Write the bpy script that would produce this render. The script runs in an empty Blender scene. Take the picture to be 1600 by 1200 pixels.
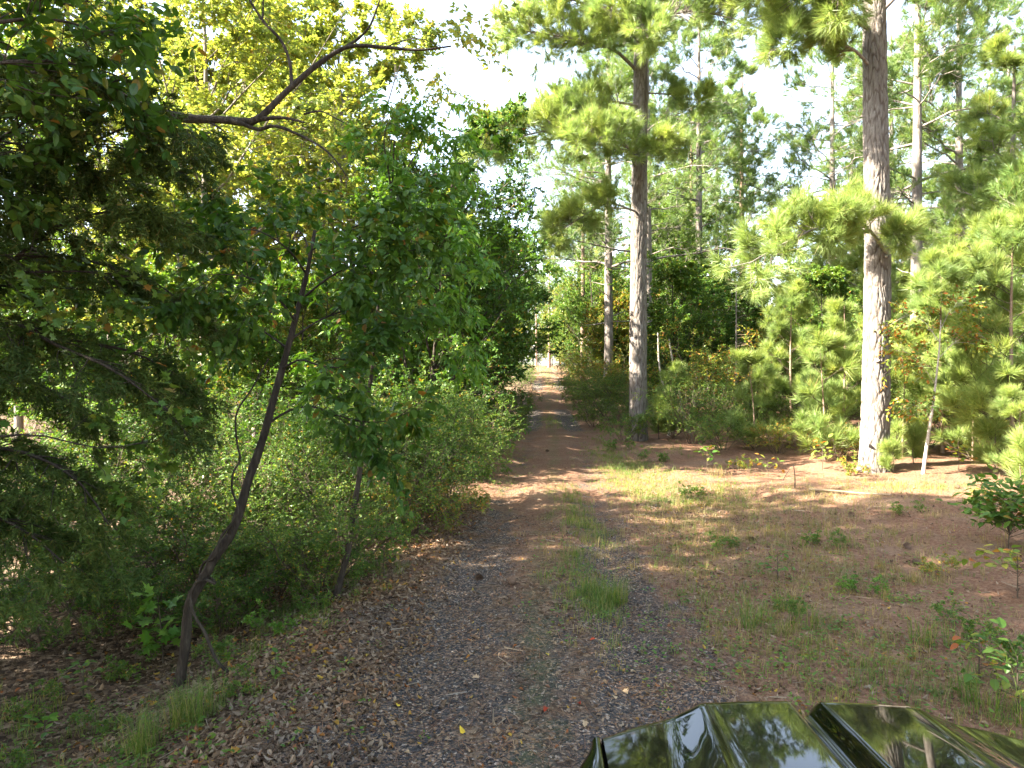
import bpy, math
import numpy as np
from mathutils import Matrix, Vector

R = math.radians
rng = np.random.default_rng(11)
SC = bpy.context.scene
COL = SC.collection

# ------------------------------------------------------------------ camera, light, exposure
F, CH, HZ = 1110.0, 2.3, 570.0           # focal length in photo pixels, eye height, horizon row
cam_d = bpy.data.cameras.new('camera')
cam = bpy.data.objects.new('camera', cam_d)
COL.objects.link(cam)
cam.location = (0, 0, CH)
cam.rotation_euler = (R(90), 0, 0)
cam_d.sensor_width = 36.0
cam_d.lens = 36.0 * F / 1600.0
cam_d.shift_y = -(600.0 - HZ) / 1600.0
cam_d.clip_start = 0.05
cam_d.clip_end = 2000
SC.camera = cam

SUN_EL, SUN_AZ = 35.0, 257.0             # azimuth clockwise from +Y (view direction)
SUN = np.array([math.cos(R(SUN_EL)) * math.sin(R(SUN_AZ)), math.cos(R(SUN_EL)) * math.cos(R(SUN_AZ)), math.sin(R(SUN_EL))])
world = bpy.data.worlds.new('World')
SC.world = world
world.use_nodes = True
wn = world.node_tree
sky = wn.nodes.new('ShaderNodeTexSky')
sky.sky_type = 'NISHITA'
sky.sun_disc = False
sky.sun_elevation = R(SUN_EL)
sky.sun_rotation = R(SUN_AZ)
sky.dust_density = 1.5
sky.air_density = 1.0
bg = wn.nodes['Background']
bg.inputs['Strength'].default_value = 0.10
hs = wn.nodes.new('ShaderNodeHueSaturation')          # sky colour desaturated to whiten it and make shade less blue
hs.inputs['Saturation'].default_value = 0.7
wn.links.new(sky.outputs[0], hs.inputs['Color'])
wn.links.new(hs.outputs[0], bg.inputs['Color'])
sun_d = bpy.data.lights.new('sun', 'SUN')
sun_d.energy = 5.0
sun_d.angle = R(0.5)
sun_d.color = (1.0, 0.92, 0.77)
sun = bpy.data.objects.new('sun', sun_d)
COL.objects.link(sun)
sun.rotation_euler = Vector(SUN).to_track_quat('Z', 'Y').to_euler()
SC.view_settings.view_transform = 'Standard'
SC.view_settings.look = 'None'
SC.view_settings.exposure = 3.3
SC.view_settings.gamma = 1.0
SC.view_settings.use_curve_mapping = False
try:
    cy = SC.cycles
    cy.max_bounces = 8
    cy.diffuse_bounces = 4
    cy.transmission_bounces = 5
    cy.glossy_bounces = 3
    cy.transparent_max_bounces = 4
    cy.caustics_reflective = False
    cy.caustics_refractive = False
    cy.sample_clamp_indirect = 6
    cy.use_denoising = True
except Exception:
    pass


def at(px, py, d):
    """world point seen at photo pixel (px, py) at distance d along the view."""
    return np.array([(px - 800.0) / F * d, d, CH - (py - HZ) / F * d])


def line(*pts):
    return np.array([at(*p) for p in pts])


# ------------------------------------------------------------------ object helpers
def tag(o, label=None, cat=None, group=None, kind=None):
    if label: o['label'] = label
    if cat: o['category'] = cat
    if group: o['group'] = group
    if kind: o['kind'] = kind
    return o


def thing(name, loc, label, cat, group=None, rz=0.0):
    o = bpy.data.objects.new(name, None)
    o.empty_display_size = 0.1
    COL.objects.link(o)
    o.location = [float(c) for c in loc]
    o.rotation_euler = (0, 0, rz)
    return tag(o, label, cat, group)


def link(name, me, parent=None, mats=None):
    o = bpy.data.objects.new(name, me)
    COL.objects.link(o)
    if parent is not None: o.parent = parent
    return o


class MB:
    """collects vertex / face arrays and builds ONE mesh"""
    def __init__(self):
        self.v, self.f, self.n = [], [], 0
    def add(self, v, f, mat=0):
        v = np.asarray(v, dtype=np.float32).reshape(-1, 3)
        f = np.asarray(f, dtype=np.int32)
        if len(v) == 0 or len(f) == 0: return self
        self.f.append((f + self.n, mat))
        self.v.append(v)
        self.n += len(v)
        return self
    def mesh(self, name, mats, origin=(0, 0, 0), smooth=False):
        me = bpy.data.meshes.new(name)
        if not self.v: return me
        v = np.concatenate(self.v) - np.asarray(origin, dtype=np.float32)
        loops = np.concatenate([f.ravel() for f, m in self.f])
        sizes = np.concatenate([np.full(len(f), f.shape[1], dtype=np.int32) for f, m in self.f])
        mi = np.concatenate([np.full(len(f), m, dtype=np.int32) for f, m in self.f])
        starts = np.concatenate([[0], np.cumsum(sizes)[:-1]]).astype(np.int32)
        me.vertices.add(len(v)); me.vertices.foreach_set('co', v.astype(np.float32).ravel())
        me.loops.add(len(loops)); me.loops.foreach_set('vertex_index', loops.astype(np.int32))
        me.polygons.add(len(sizes)); me.polygons.foreach_set('loop_start', starts)
        me.polygons.foreach_set('material_index', mi)
        me.polygons.foreach_set('use_smooth', np.full(len(sizes), smooth))
        for m in (mats if isinstance(mats, (list, tuple)) else [mats]): me.materials.append(m)
        me.update(calc_edges=True)
        return me
    def build(self, name, mats, parent=None, origin=(0, 0, 0), smooth=False):
        return link(name, self.mesh(name, mats, origin, smooth), parent)


def nrm(a):
    return a / np.maximum(np.linalg.norm(a, axis=-1, keepdims=True), 1e-9)


def tubes(P, Rr, k=5):
    """vectorised tubes: P (N,m,3) centre lines, Rr (N,m) radii"""
    P = np.asarray(P, float); Rr = np.asarray(Rr, float)
    N, m = P.shape[:2]
    T = nrm(np.gradient(P, axis=1))
    D = nrm(P[:, -1] - P[:, 0])
    a = np.where(np.abs(D[:, 2:3]) < 0.85, np.array([[0, 0, 1.0]]), np.array([[1.0, 0, 0]]))
    U = nrm(np.cross(T, a[:, None, :])); V = np.cross(T, U)
    ang = np.arange(k) * 2 * math.pi / k
    ring = P[:, :, None, :] + Rr[:, :, None, None] * (np.cos(ang)[None, None, :, None] * U[:, :, None, :] + np.sin(ang)[None, None, :, None] * V[:, :, None, :])
    idx = np.arange(N * m * k).reshape(N, m, k)
    j = np.roll(np.arange(k), -1)
    q = np.stack([idx[:, :-1, :], idx[:, :-1][:, :, j], idx[:, 1:][:, :, j], idx[:, 1:, :]], axis=-1)
    return ring.reshape(-1, 3), q.reshape(-1, 4)


def resample(pts, m):
    pts = np.asarray(pts, float)
    # Catmull-Rom style smooth resampling
    seg = np.linalg.norm(np.diff(pts, axis=0), axis=1)
    t = np.concatenate([[0], np.cumsum(seg)]); t /= t[-1]
    s = np.linspace(0, 1, m)
    tg = np.gradient(pts, t, axis=0)
    i = np.clip(np.searchsorted(t, s, side='right') - 1, 0, len(t) - 2)
    h = (t[i + 1] - t[i])[:, None]; u = ((s - t[i]) / (t[i + 1] - t[i]))[:, None]
    return ((2*u**3 - 3*u**2 + 1) * pts[i] + (u**3 - 2*u**2 + u) * h * tg[i] + (-2*u**3 + 3*u**2) * pts[i + 1] + (u**3 - u**2) * h * tg[i + 1])


def curves(p, D, ln, m=4, bend=(0, 0, 0), jit=0.05):
    N = len(p); s = np.linspace(0, 1, m)[None, :, None]
    b = np.broadcast_to(np.asarray(bend, float), (N, 3))[:, None, :]
    L = np.asarray(ln)[:, None, None]
    j = rng.normal(0, jit, (N, m, 3)) * s * L
    return p[:, None, :] + D[:, None, :] * L * s + b * L * s**2 + j


def spawn(P, L, per, t0=0.3, t1=1.0, ang=0.9, ratio=0.5, up=0.0, m=4, bend=(0, 0, 0), jit=0.05, taper=0.5, flat=False, Rp=None, rr=0.55):
    """grow `per` side branches from every branch of P; returns points, lengths, base radii"""
    N, mm = P.shape[:2]
    idx = np.repeat(np.arange(N), per)
    t = rng.uniform(t0, t1, len(idx))
    x = t * (mm - 1); i = np.minimum(x.astype(int), mm - 2); f = (x - i)[:, None]
    p = P[idx, i] * (1 - f) + P[idx, i + 1] * f
    T = nrm(P[idx, i + 1] - P[idx, i])
    if flat:
        rp = nrm(np.cross(T, np.array([0, 0, 1.0])) + rng.normal(0, 0.18, (len(idx), 3))) * rng.choice([-1, 1], len(idx))[:, None]
    else:
        rp = nrm(np.cross(T, rng.normal(0, 1, (len(idx), 3))))
    a = (ang + rng.normal(0, 0.2, len(idx)))[:, None]
    D = nrm(np.cos(a) * T + np.sin(a) * rp + np.array([0, 0, up]))
    ln = L[idx] * ratio * (1 - taper * t) * rng.uniform(0.65, 1.25, len(idx))
    r0 = None
    if Rp is not None:
        r0 = (Rp[idx, i] * (1 - f[:, 0]) + Rp[idx, i + 1] * f[:, 0]) * rr
    return curves(p, D, ln, m, bend, jit), ln, r0


def radii(r0, m, tip=0.25):
    return np.asarray(r0)[:, None] * np.linspace(1, tip, m)[None, :]


def basis(D, Nn, size=1.0):
    """rotation-scale matrices whose Y axis is D and Z axis near Nn"""
    Y = nrm(D); X = nrm(np.cross(Y, Nn)); Z = np.cross(X, Y)
    M = np.stack([X, Y, Z], axis=-1)
    return M * np.broadcast_to(np.asarray(size, float), (len(Y),))[:, None, None]


def merge(proto, M, pos):
    V, Fc = proto
    v = np.einsum('nij,aj->nai', M, V) + pos[:, None, :]
    f = Fc[None] + (np.arange(len(pos)) * len(V))[:, None, None]
    return v.reshape(-1, 3), f.reshape(-1, Fc.shape[1])


def leaves_on(P, n, t0=0.15, side=0.9, droop=-0.15, upn=1.0, jit=0.35, size=(0.05, 0.08), tipleaf=True):
    """leaf positions and frames along twigs P (N,m,3), in two ranks"""
    N, mm = P.shape[:2]
    t = np.linspace(t0, 1, n)[None, :] + rng.uniform(-0.04, 0.04, (N, n))
    t = np.clip(t, 0, 1).ravel(); idx = np.repeat(np.arange(N), n)
    x = t * (mm - 1); i = np.minimum(x.astype(int), mm - 2); f = (x - i)[:, None]
    p = P[idx, i] * (1 - f) + P[idx, i + 1] * f
    T = nrm(P[idx, i + 1] - P[idx, i])
    sd = nrm(np.cross(T, np.array([0, 0, 1.0])) + rng.normal(0, 0.25, (len(idx), 3)))
    alt = np.where(np.arange(len(idx)) % 2 == 0, 1.0, -1.0)[:, None]
    D = T * 0.55 + sd * alt * side + rng.normal(0, jit, (len(idx), 3)) + np.array([0, 0, droop])
    Nn = np.array([0, 0, upn]) + rng.normal(0, jit * 1.4, (len(idx), 3))
    sz = rng.uniform(size[0], size[1], len(idx))
    return p, basis(D, Nn, sz)


def arr(v, f):
    return np.array(v, float), np.array(f, int)

# leaf shapes: X across, Y along, Z up; unit length
LEAF = arr([(0, 0, 0), (-.26, .38, .05), (0, .5, 0), (.26, .38, .05), (0, 1, -.08)], [(0, 2, 1), (1, 2, 4), (0, 3, 2), (2, 3, 4)])
LEAF2 = arr([(0, 0, 0), (-.27, .45, .04), (.27, .45, .04), (0, 1, -.05)], [(0, 2, 1), (1, 2, 3)])
LANCE = arr([(0, 0, 0), (-.15, .4, .03), (0, .5, 0), (.15, .4, .03), (0, 1, -.14)], [(0, 2, 1), (1, 2, 4), (0, 3, 2), (2, 3, 4)])


def outline_leaf(pts, fold=0.06, curl=-0.1):
    """fan leaf from a right-hand outline [(x,y)...] mirrored, split at the midrib"""
    r = [(x, y, fold * abs(x) * 2 + curl * y * y) for x, y in pts]
    l = [(-x, y, z) for x, y, z in r]
    ys = [p[1] for p in pts]
    base, tip = (0, 0, 0), (0, 1, curl)
    mid = (0, 0.5, curl * 0.25)
    V = [base, tip, mid] + r + l
    n = len(r); f = []
    right = [0] + list(range(3, 3 + n)) + [1]
    left = [0] + list(range(3 + n, 3 + 2 * n)) + [1]
    for a, b in zip(right[:-1], right[1:]): f.append((2, a, b))
    for a, b in zip(left[:-1], left[1:]): f.append((2, b, a))
    return arr(V, f)

OAKLEAF = outline_leaf([(.12, .15), (.34, .28), (.17, .4), (.42, .55), (.2, .66), (.27, .85)], 0.12, -0.12)
MAPLELEAF = outline_leaf([(.3, .08), (.2, .26), (.58, .42), (.26, .5), (.32, .72), (.12, .68)], 0.08, -0.12)
OVATE = outline_leaf([(.17, .12), (.28, .35), (.26, .6), (.14, .84)], 0.1, -0.14)


def needle_tuft(n, ln=0.22, w=0.0045, shoot=0.12, spread=(0.25, 1.25)):
    y0 = rng.uniform(0, shoot, n)
    a = rng.uniform(*spread, n) * (1 - 0.45 * y0 / shoot)
    ph = rng.uniform(0, 2 * math.pi, n)
    D = np.stack([np.sin(a) * np.cos(ph), np.cos(a), np.sin(a) * np.sin(ph)], -1)
    S = nrm(np.cross(D, rng.normal(0, 1, (n, 3))))
    L = ln * rng.uniform(0.7, 1.15, n)
    p = np.stack([np.zeros(n), y0, np.zeros(n)], -1)
    sag = np.array([0, 0, -0.10])
    V = np.stack([p - S * w / 2, p + S * w / 2, p + D * L[:, None] + sag * L[:, None]], 1).reshape(-1, 3)
    return V, np.arange(3 * n).reshape(n, 3)


def visible_rank(pos, limit_px=6):
    """order instances by how large they show from the photograph's viewpoint; those outside the frame come last"""
    d = np.maximum(pos[:, 1], 0.3)
    px = pos[:, 0] / d * F + 800; py = (CH - pos[:, 2]) / d * F + HZ
    inside = (px > 0) & (px < 1600) & (py > 0) & (py < 1200)
    return np.argsort(np.where(inside, d, d + 1e4), kind='stable'), inside


def pieces(parent, protos, pos, M, mat, n_obj, name, rest_name, which=None):
    """the n_obj instances that show largest become part objects sharing mesh data; the rest are one 'stuff' part"""
    n = len(pos)
    which = rng.integers(0, len(protos), n) if which is None else which
    origin = np.array(parent.location)
    order, inside = visible_rank(pos)
    first = np.array([i for i in order[:n_obj] if inside[i]], int)
    mask = np.ones(n, bool); mask[first] = False
    if len(first):
        mes = []
        for V, Fc in protos:
            mes.append(MB().add(V, Fc).mesh(name, mat))
        for i in first:
            o = bpy.data.objects.new(name, mes[which[i]])
            COL.objects.link(o); o.parent = parent
            m4 = np.eye(4); m4[:3, :3] = M[i]; m4[:3, 3] = pos[i] - origin
            o.matrix_basis = Matrix(m4.tolist())
    b = MB()
    for k, pr in enumerate(protos):
        s = mask & (which == k)
        if s.any(): b.add(*merge(pr, M[s], pos[s]))
    if b.v:
        o = b.build(rest_name, mat, parent, origin)
        o['kind'] = 'stuff'


def copy_tree(o, loc, rz=0.0, sc=1.0, label=None, group=None, name=None, swap=None):
    """copy a thing with its parts and sub-parts (mesh data shared); swap maps material -> material for this copy"""
    c = o.copy(); COL.objects.link(c)
    c.location = [float(v) for v in loc]; c.rotation_euler = (0, 0, rz)
    c.scale = (sc, sc, sc) if np.isscalar(sc) else sc
    if label: c['label'] = label
    if group: c['group'] = group
    for ch in o.children:
        d = ch.copy(); COL.objects.link(d); d.parent = c
        recolour(d, swap)
        for g in ch.children:
            e = g.copy(); COL.objects.link(e); e.parent = d
            recolour(e, swap)
    return c


def recolour(o, swap):
    if not swap or o.type != 'MESH': return
    for s in o.material_slots:
        if s.material and s.material.name in swap:
            new = swap[s.material.name]
            s.link = 'OBJECT'; s.material = new

# ------------------------------------------------------------------ materials
def new_mat(name):
    m = bpy.data.materials.new(name); m.use_nodes = True
    nt = m.node_tree; nt.nodes.clear()
    out = nt.nodes.new('ShaderNodeOutputMaterial')
    return m, nt, out


def ramp(nt, fac, stops, interp='LINEAR'):
    r = nt.nodes.new('ShaderNodeValToRGB'); r.color_ramp.interpolation = interp
    el = r.color_ramp.elements
    while len(el) < len(stops): el.new(0.5)
    for e, (p, c) in zip(el, stops):
        e.position = p; e.color = (*c, 1) if len(c) == 3 else c
    nt.links.new(fac, r.inputs[0])
    return r.outputs[0]


def node(nt, typ, **kw):
    n = nt.nodes.new(typ)
    for k, v in kw.items():
        if k.startswith('i_'):
            key = k[2:]
            n.inputs[int(key) if key.isdigit() else key.replace('_', ' ')].default_value = v
        else: setattr(n, k, v)
    return n


def mixc(nt, fac, a, b, typ='MIX'):
    n = nt.nodes.new('ShaderNodeMix'); n.data_type = 'RGBA'; n.blend_type = typ
    for s, v in ((n.inputs[0], fac), (n.inputs[6], a), (n.inputs[7], b)):
        if hasattr(v, 'links') or isinstance(v, bpy.types.NodeSocket): nt.links.new(v, s)
        elif isinstance(v, (int, float)): s.default_value = v
        else: s.default_value = (*v, 1)
    return n.outputs[2]


def math_n(nt, op, a, b=0.0):
    n = nt.nodes.new('ShaderNodeMath'); n.operation = op
    for s, v in ((n.inputs[0], a), (n.inputs[1], b)):
        if isinstance(v, bpy.types.NodeSocket): nt.links.new(v, s)
        else: s.default_value = v
    return n.outputs[0]


def leaf_mat(name, stops, trans=0.42, gloss=0.05, rough=0.42, tcol=(1.25, 1.2, 0.45)):
    """leaf colour differs from leaf to leaf; light passes through the blade"""
    m, nt, out = new_mat(name)
    geo = node(nt, 'ShaderNodeNewGeometry'); oi = node(nt, 'ShaderNodeObjectInfo')
    fac = math_n(nt, 'FRACT', math_n(nt, 'ADD', geo.outputs['Random Per Island'], oi.outputs['Random']))
    col = ramp(nt, fac, stops)
    tex = node(nt, 'ShaderNodeTexCoord')
    nz = node(nt, 'ShaderNodeTexNoise', i_Scale=1.1, i_Detail=1.0)
    nt.links.new(tex.outputs['Object'], nz.inputs['Vector'])
    var = ramp(nt, nz.outputs[0], [(0.3, (0.78, 0.86, 0.95)), (0.7, (1.22, 1.12, 0.9))])
    col = mixc(nt, 1.0, col, var, 'MULTIPLY')
    dif = node(nt, 'ShaderNodeBsdfDiffuse'); nt.links.new(col, dif.inputs[0])
    tr = node(nt, 'ShaderNodeBsdfTranslucent')
    nt.links.new(mixc(nt, 1.0, col, tcol, 'MULTIPLY'), tr.inputs[0])
    ms = node(nt, 'ShaderNodeMixShader', i_0=trans)
    nt.links.new(dif.outputs[0], ms.inputs[1]); nt.links.new(tr.outputs[0], ms.inputs[2])
    last = ms
    if gloss:
        gl = node(nt, 'ShaderNodeBsdfGlossy', i_Roughness=rough)
        gl.inputs[0].default_value = (1, 1, 1, 1)
        fr = node(nt, 'ShaderNodeFresnel', i_IOR=1.4)
        f2 = math_n(nt, 'MULTIPLY', math_n(nt, 'MINIMUM', fr.outputs[0], 0.12), gloss * 10)
        m2 = node(nt, 'ShaderNodeMixShader')
        nt.links.new(f2, m2.inputs[0]); nt.links.new(ms.outputs[0], m2.inputs[1]); nt.links.new(gl.outputs[0], m2.inputs[2])
        last = m2
    nt.links.new(last.outputs[0], out.inputs[0])
    return m


def bark_mat(name, c1, c2, c3, sx=9.0, sz=1.6, bump=0.6, moss=None):
    m, nt, out = new_mat(name)
    tex = node(nt, 'ShaderNodeTexCoord')
    mp = node(nt, 'ShaderNodeMapping'); mp.inputs['Scale'].default_value = (sx, sx, sz)
    nt.links.new(tex.outputs['Object'], mp.inputs[0])
    n1 = node(nt, 'ShaderNodeTexNoise', i_Scale=1.0, i_Detail=6.0, i_Roughness=0.65)
    nt.links.new(mp.outputs[0], n1.inputs['Vector'])
    v1 = node(nt, 'ShaderNodeTexVoronoi', feature='DISTANCE_TO_EDGE', i_Scale=1.6)
    nt.links.new(mp.outputs[0], v1.inputs['Vector'])
    n2 = node(nt, 'ShaderNodeTexNoise', i_Scale=0.35, i_Detail=2.0)
    nt.links.new(tex.outputs['Object'], n2.inputs['Vector'])
    col = ramp(nt, n1.outputs[0], [(0.3, c1), (0.52, c2), (0.72, c3)])
    col = mixc(nt, ramp(nt, n2.outputs[0], [(0.42, (0, 0, 0)), (0.66, (1, 1, 1))]), col, mixc(nt, 0.5, col, c1), 'MIX')
    if moss:
        n3 = node(nt, 'ShaderNodeTexNoise', i_Scale=1.3, i_Detail=4.0)
        nt.links.new(tex.outputs['Object'], n3.inputs['Vector'])
        col = mixc(nt, ramp(nt, n3.outputs[0], [(0.58, (0, 0, 0)), (0.68, (.7, .7, .7))]), col, moss)
    p = node(nt, 'ShaderNodeBsdfPrincipled', i_Roughness=0.9)
    p.inputs['Specular IOR Level'].default_value = 0.15
    nt.links.new(col, p.inputs['Base Color'])
    h = math_n(nt, 'ADD', math_n(nt, 'MULTIPLY', math_n(nt, 'MINIMUM', v1.outputs[0], 0.3), 2.0), n1.outputs[0])
    bp = node(nt, 'ShaderNodeBump', i_Strength=bump, i_Distance=0.02)
    nt.links.new(h, bp.inputs['Height']); nt.links.new(bp.outputs[0], p.inputs['Normal'])
    nt.links.new(p.outputs[0], out.inputs[0])
    return m


def plain(name, col, rough=0.5, metal=0.0, coat=0.0, spec=0.5, noise=0.0, nscale=30.0):
    m, nt, out = new_mat(name)
    p = node(nt, 'ShaderNodeBsdfPrincipled', i_Roughness=rough, i_Metallic=metal)
    p.inputs['Base Color'].default_value = (*col, 1)
    p.inputs['Specular IOR Level'].default_value = spec
    p.inputs['Coat Weight'].default_value = coat
    p.inputs['Coat Roughness'].default_value = 0.02
    if noise:
        tex = node(nt, 'ShaderNodeTexCoord'); nz = node(nt, 'ShaderNodeTexNoise', i_Scale=nscale, i_Detail=4.0)
        nt.links.new(tex.outputs['Object'], nz.inputs['Vector'])
        lo = tuple(c * (1 - noise) for c in col); hi = tuple(min(1, c * (1 + noise)) for c in col)
        nt.links.new(ramp(nt, nz.outputs[0], [(0.3, lo), (0.7, hi)]), p.inputs['Base Color'])
    nt.links.new(p.outputs[0], out.inputs[0])
    return m


# leaf palettes (albedo)
G = leaf_mat
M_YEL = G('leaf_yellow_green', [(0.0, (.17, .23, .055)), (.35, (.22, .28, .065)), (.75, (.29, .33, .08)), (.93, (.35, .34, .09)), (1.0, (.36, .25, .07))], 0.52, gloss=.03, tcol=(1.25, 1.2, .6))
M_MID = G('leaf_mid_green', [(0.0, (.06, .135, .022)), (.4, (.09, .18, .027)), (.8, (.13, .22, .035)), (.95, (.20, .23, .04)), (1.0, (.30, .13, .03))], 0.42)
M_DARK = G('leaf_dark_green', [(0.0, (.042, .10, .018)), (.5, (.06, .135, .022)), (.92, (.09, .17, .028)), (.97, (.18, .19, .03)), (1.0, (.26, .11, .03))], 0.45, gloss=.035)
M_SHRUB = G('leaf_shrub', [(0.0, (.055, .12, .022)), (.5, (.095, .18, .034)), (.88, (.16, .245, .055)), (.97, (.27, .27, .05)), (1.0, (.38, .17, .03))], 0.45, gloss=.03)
M_AUT = G('leaf_autumn', [(0.0, (.10, .18, .03)), (.5, (.19, .26, .04)), (.78, (.33, .31, .05)), (.85, (.42, .22, .035)), (1.0, (.38, .11, .03))], 0.45)
M_BRIGHT = G('leaf_bright', [(0.0, (.07, .18, .022)), (.6, (.11, .24, .028)), (1.0, (.17, .29, .04))], 0.48, gloss=.05)
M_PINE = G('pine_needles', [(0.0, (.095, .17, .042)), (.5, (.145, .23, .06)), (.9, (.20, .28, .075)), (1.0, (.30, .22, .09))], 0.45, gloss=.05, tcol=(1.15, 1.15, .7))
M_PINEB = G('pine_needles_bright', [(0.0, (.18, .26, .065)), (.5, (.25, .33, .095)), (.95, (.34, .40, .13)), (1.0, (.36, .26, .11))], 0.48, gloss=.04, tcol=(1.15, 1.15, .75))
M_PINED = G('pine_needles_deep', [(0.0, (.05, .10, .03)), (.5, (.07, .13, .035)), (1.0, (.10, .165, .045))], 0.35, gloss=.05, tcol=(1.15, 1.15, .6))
M_CEDAR = G('cedar_foliage', [(0.0, (.045, .08, .02)), (.5, (.065, .105, .028)), (.9, (.095, .135, .035)), (1.0, (.15, .12, .04))], 0.32, gloss=.02)
M_GRASS = G('grass_blades', [(0.0, (.08, .15, .03)), (.5, (.13, .21, .045)), (.8, (.22, .25, .07)), (1.0, (.36, .29, .13))], 0.4, gloss=.03)
M_DRY = G('dry_grass', [(0.0, (.17, .17, .06)), (.5, (.27, .22, .11)), (1.0, (.40, .31, .17))], 0.35, gloss=.02)
M_LITTER = G('fallen_leaf_brown', [(0.0, (.07, .045, .03)), (.35, (.15, .10, .065)), (.6, (.22, .155, .105)), (.85, (.32, .25, .185)), (.95, (.26, .09, .03)), (1.0, (.42, .30, .06))], 0.12, gloss=.02, tcol=(1, 1, 1))
M_STRAW = G('pine_straw', [(0.0, (.13, .062, .038)), (.5, (.24, .125, .075)), (.9, (.34, .20, .125)), (1.0, (.45, .34, .24))], 0.1, gloss=.02, tcol=(1, 1, 1))
M_DEADN = G('dead_twig', [(0.0, (.16, .12, .09)), (1.0, (.34, .28, .22))], 0.05, gloss=0, tcol=(1, 1, 1))
M_PBARK = bark_mat('pine_bark', (.10, .08, .068), (.235, .20, .175), (.38, .345, .315), 11, 2.2, 0.5)
M_PLATE = bark_mat('pine_bark_plates', (.12, .10, .085), (.175, .155, .138), (.27, .252, .232), 14, 4, 0.5)
def add_furrows(m):
    nt = m.node_tree; p = next(n for n in nt.nodes if n.type == 'BSDF_PRINCIPLED')
    a = node(nt, 'ShaderNodeAttribute', attribute_name='plate')
    src = p.inputs['Base Color'].links[0].from_socket
    nt.links.new(mixc(nt, ramp(nt, a.outputs['Fac'], [(.0, (0, 0, 0)), (.6, (1, 1, 1))]), (.085, .066, .054), src), p.inputs['Base Color'])
add_furrows(M_PLATE)
M_BARK = bark_mat('hardwood_bark', (.028, .022, .018), (.055, .044, .034), (.11, .09, .07), 22, 5, 0.5)
M_BARKG = bark_mat('grey_bark', (.12, .10, .085), (.22, .19, .16), (.34, .30, .26), 18, 3, 0.4)
M_BARKR = bark_mat('thin_pine_bark', (.16, .10, .07), (.28, .19, .14), (.40, .30, .23), 20, 4, 0.4)
M_TWIG = bark_mat('twig_bark', (.06, .045, .033), (.11, .085, .06), (.18, .145, .105), 40, 10, 0.2)

# ------------------------------------------------------------------ ground
def sm(t):
    t = np.clip(t, 0, 1); return t * t * (3 - 2 * t)


def road_x(y):
    return np.interp(y, [-30, 0, 5.9, 11, 16, 23, 30, 36, 50, 70, 90, 200], [-1.0, 0.0, 0.2, 0.55, 0.95, 1.35, 1.58, 1.8, 2.6, 3.3, 3.2, -3])


def road_hw(y):
    return np.interp(y, [-30, 3, 6, 11, 16, 23, 36, 50, 70, 200], [1.6, 1.6, 1.6, 1.7, 1.45, 1.2, 1.1, 1.3, 1.2, 1.2])


def ground_z(x, y):
    x = np.asarray(x, float); y = np.asarray(y, float)
    z = np.interp(y, [-300, 20, 30, 36, 43, 50, 60, 70, 80, 100, 300], [0, 0, .02, .12, .48, .95, 1.5, 1.95, 2.12, 2.1, 2.0])
    u = road_x(y) - road_hw(y) - x
    z = z - 0.42 * sm((u + 0.15) / 2.2) * sm((60 - y) / 30) - 0.25 * sm((u - 3) / 6)
    ur = x - road_x(y) - road_hw(y)
    z = z - 0.06 * np.exp(-((ur - 0.3) / 0.5) ** 2) + 0.12 * sm((ur - 1) / 6)
    side = sm(np.maximum(u, ur) / 1.5)
    z = z + side * (0.05 * np.sin(x * 0.9 + 1.3 * np.sin(y * 0.37)) * np.cos(y * 0.8 + 0.5) + 0.02 * np.sin(x * 3.1 + y * 1.7) * np.sin(y * 2.3 - x))
    c = (x - road_x(y)) / 0.75
    z = z - 0.055 * (np.exp(-((np.abs(c) - 1.0) / 0.35) ** 2)) + 0.008 * np.sin(x * 5.3 + y * 2.1) * np.sin(y * 4.7)
    return z


def gz1(x, y):
    return float(ground_z(np.array([x]), np.array([y]))[0])


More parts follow.
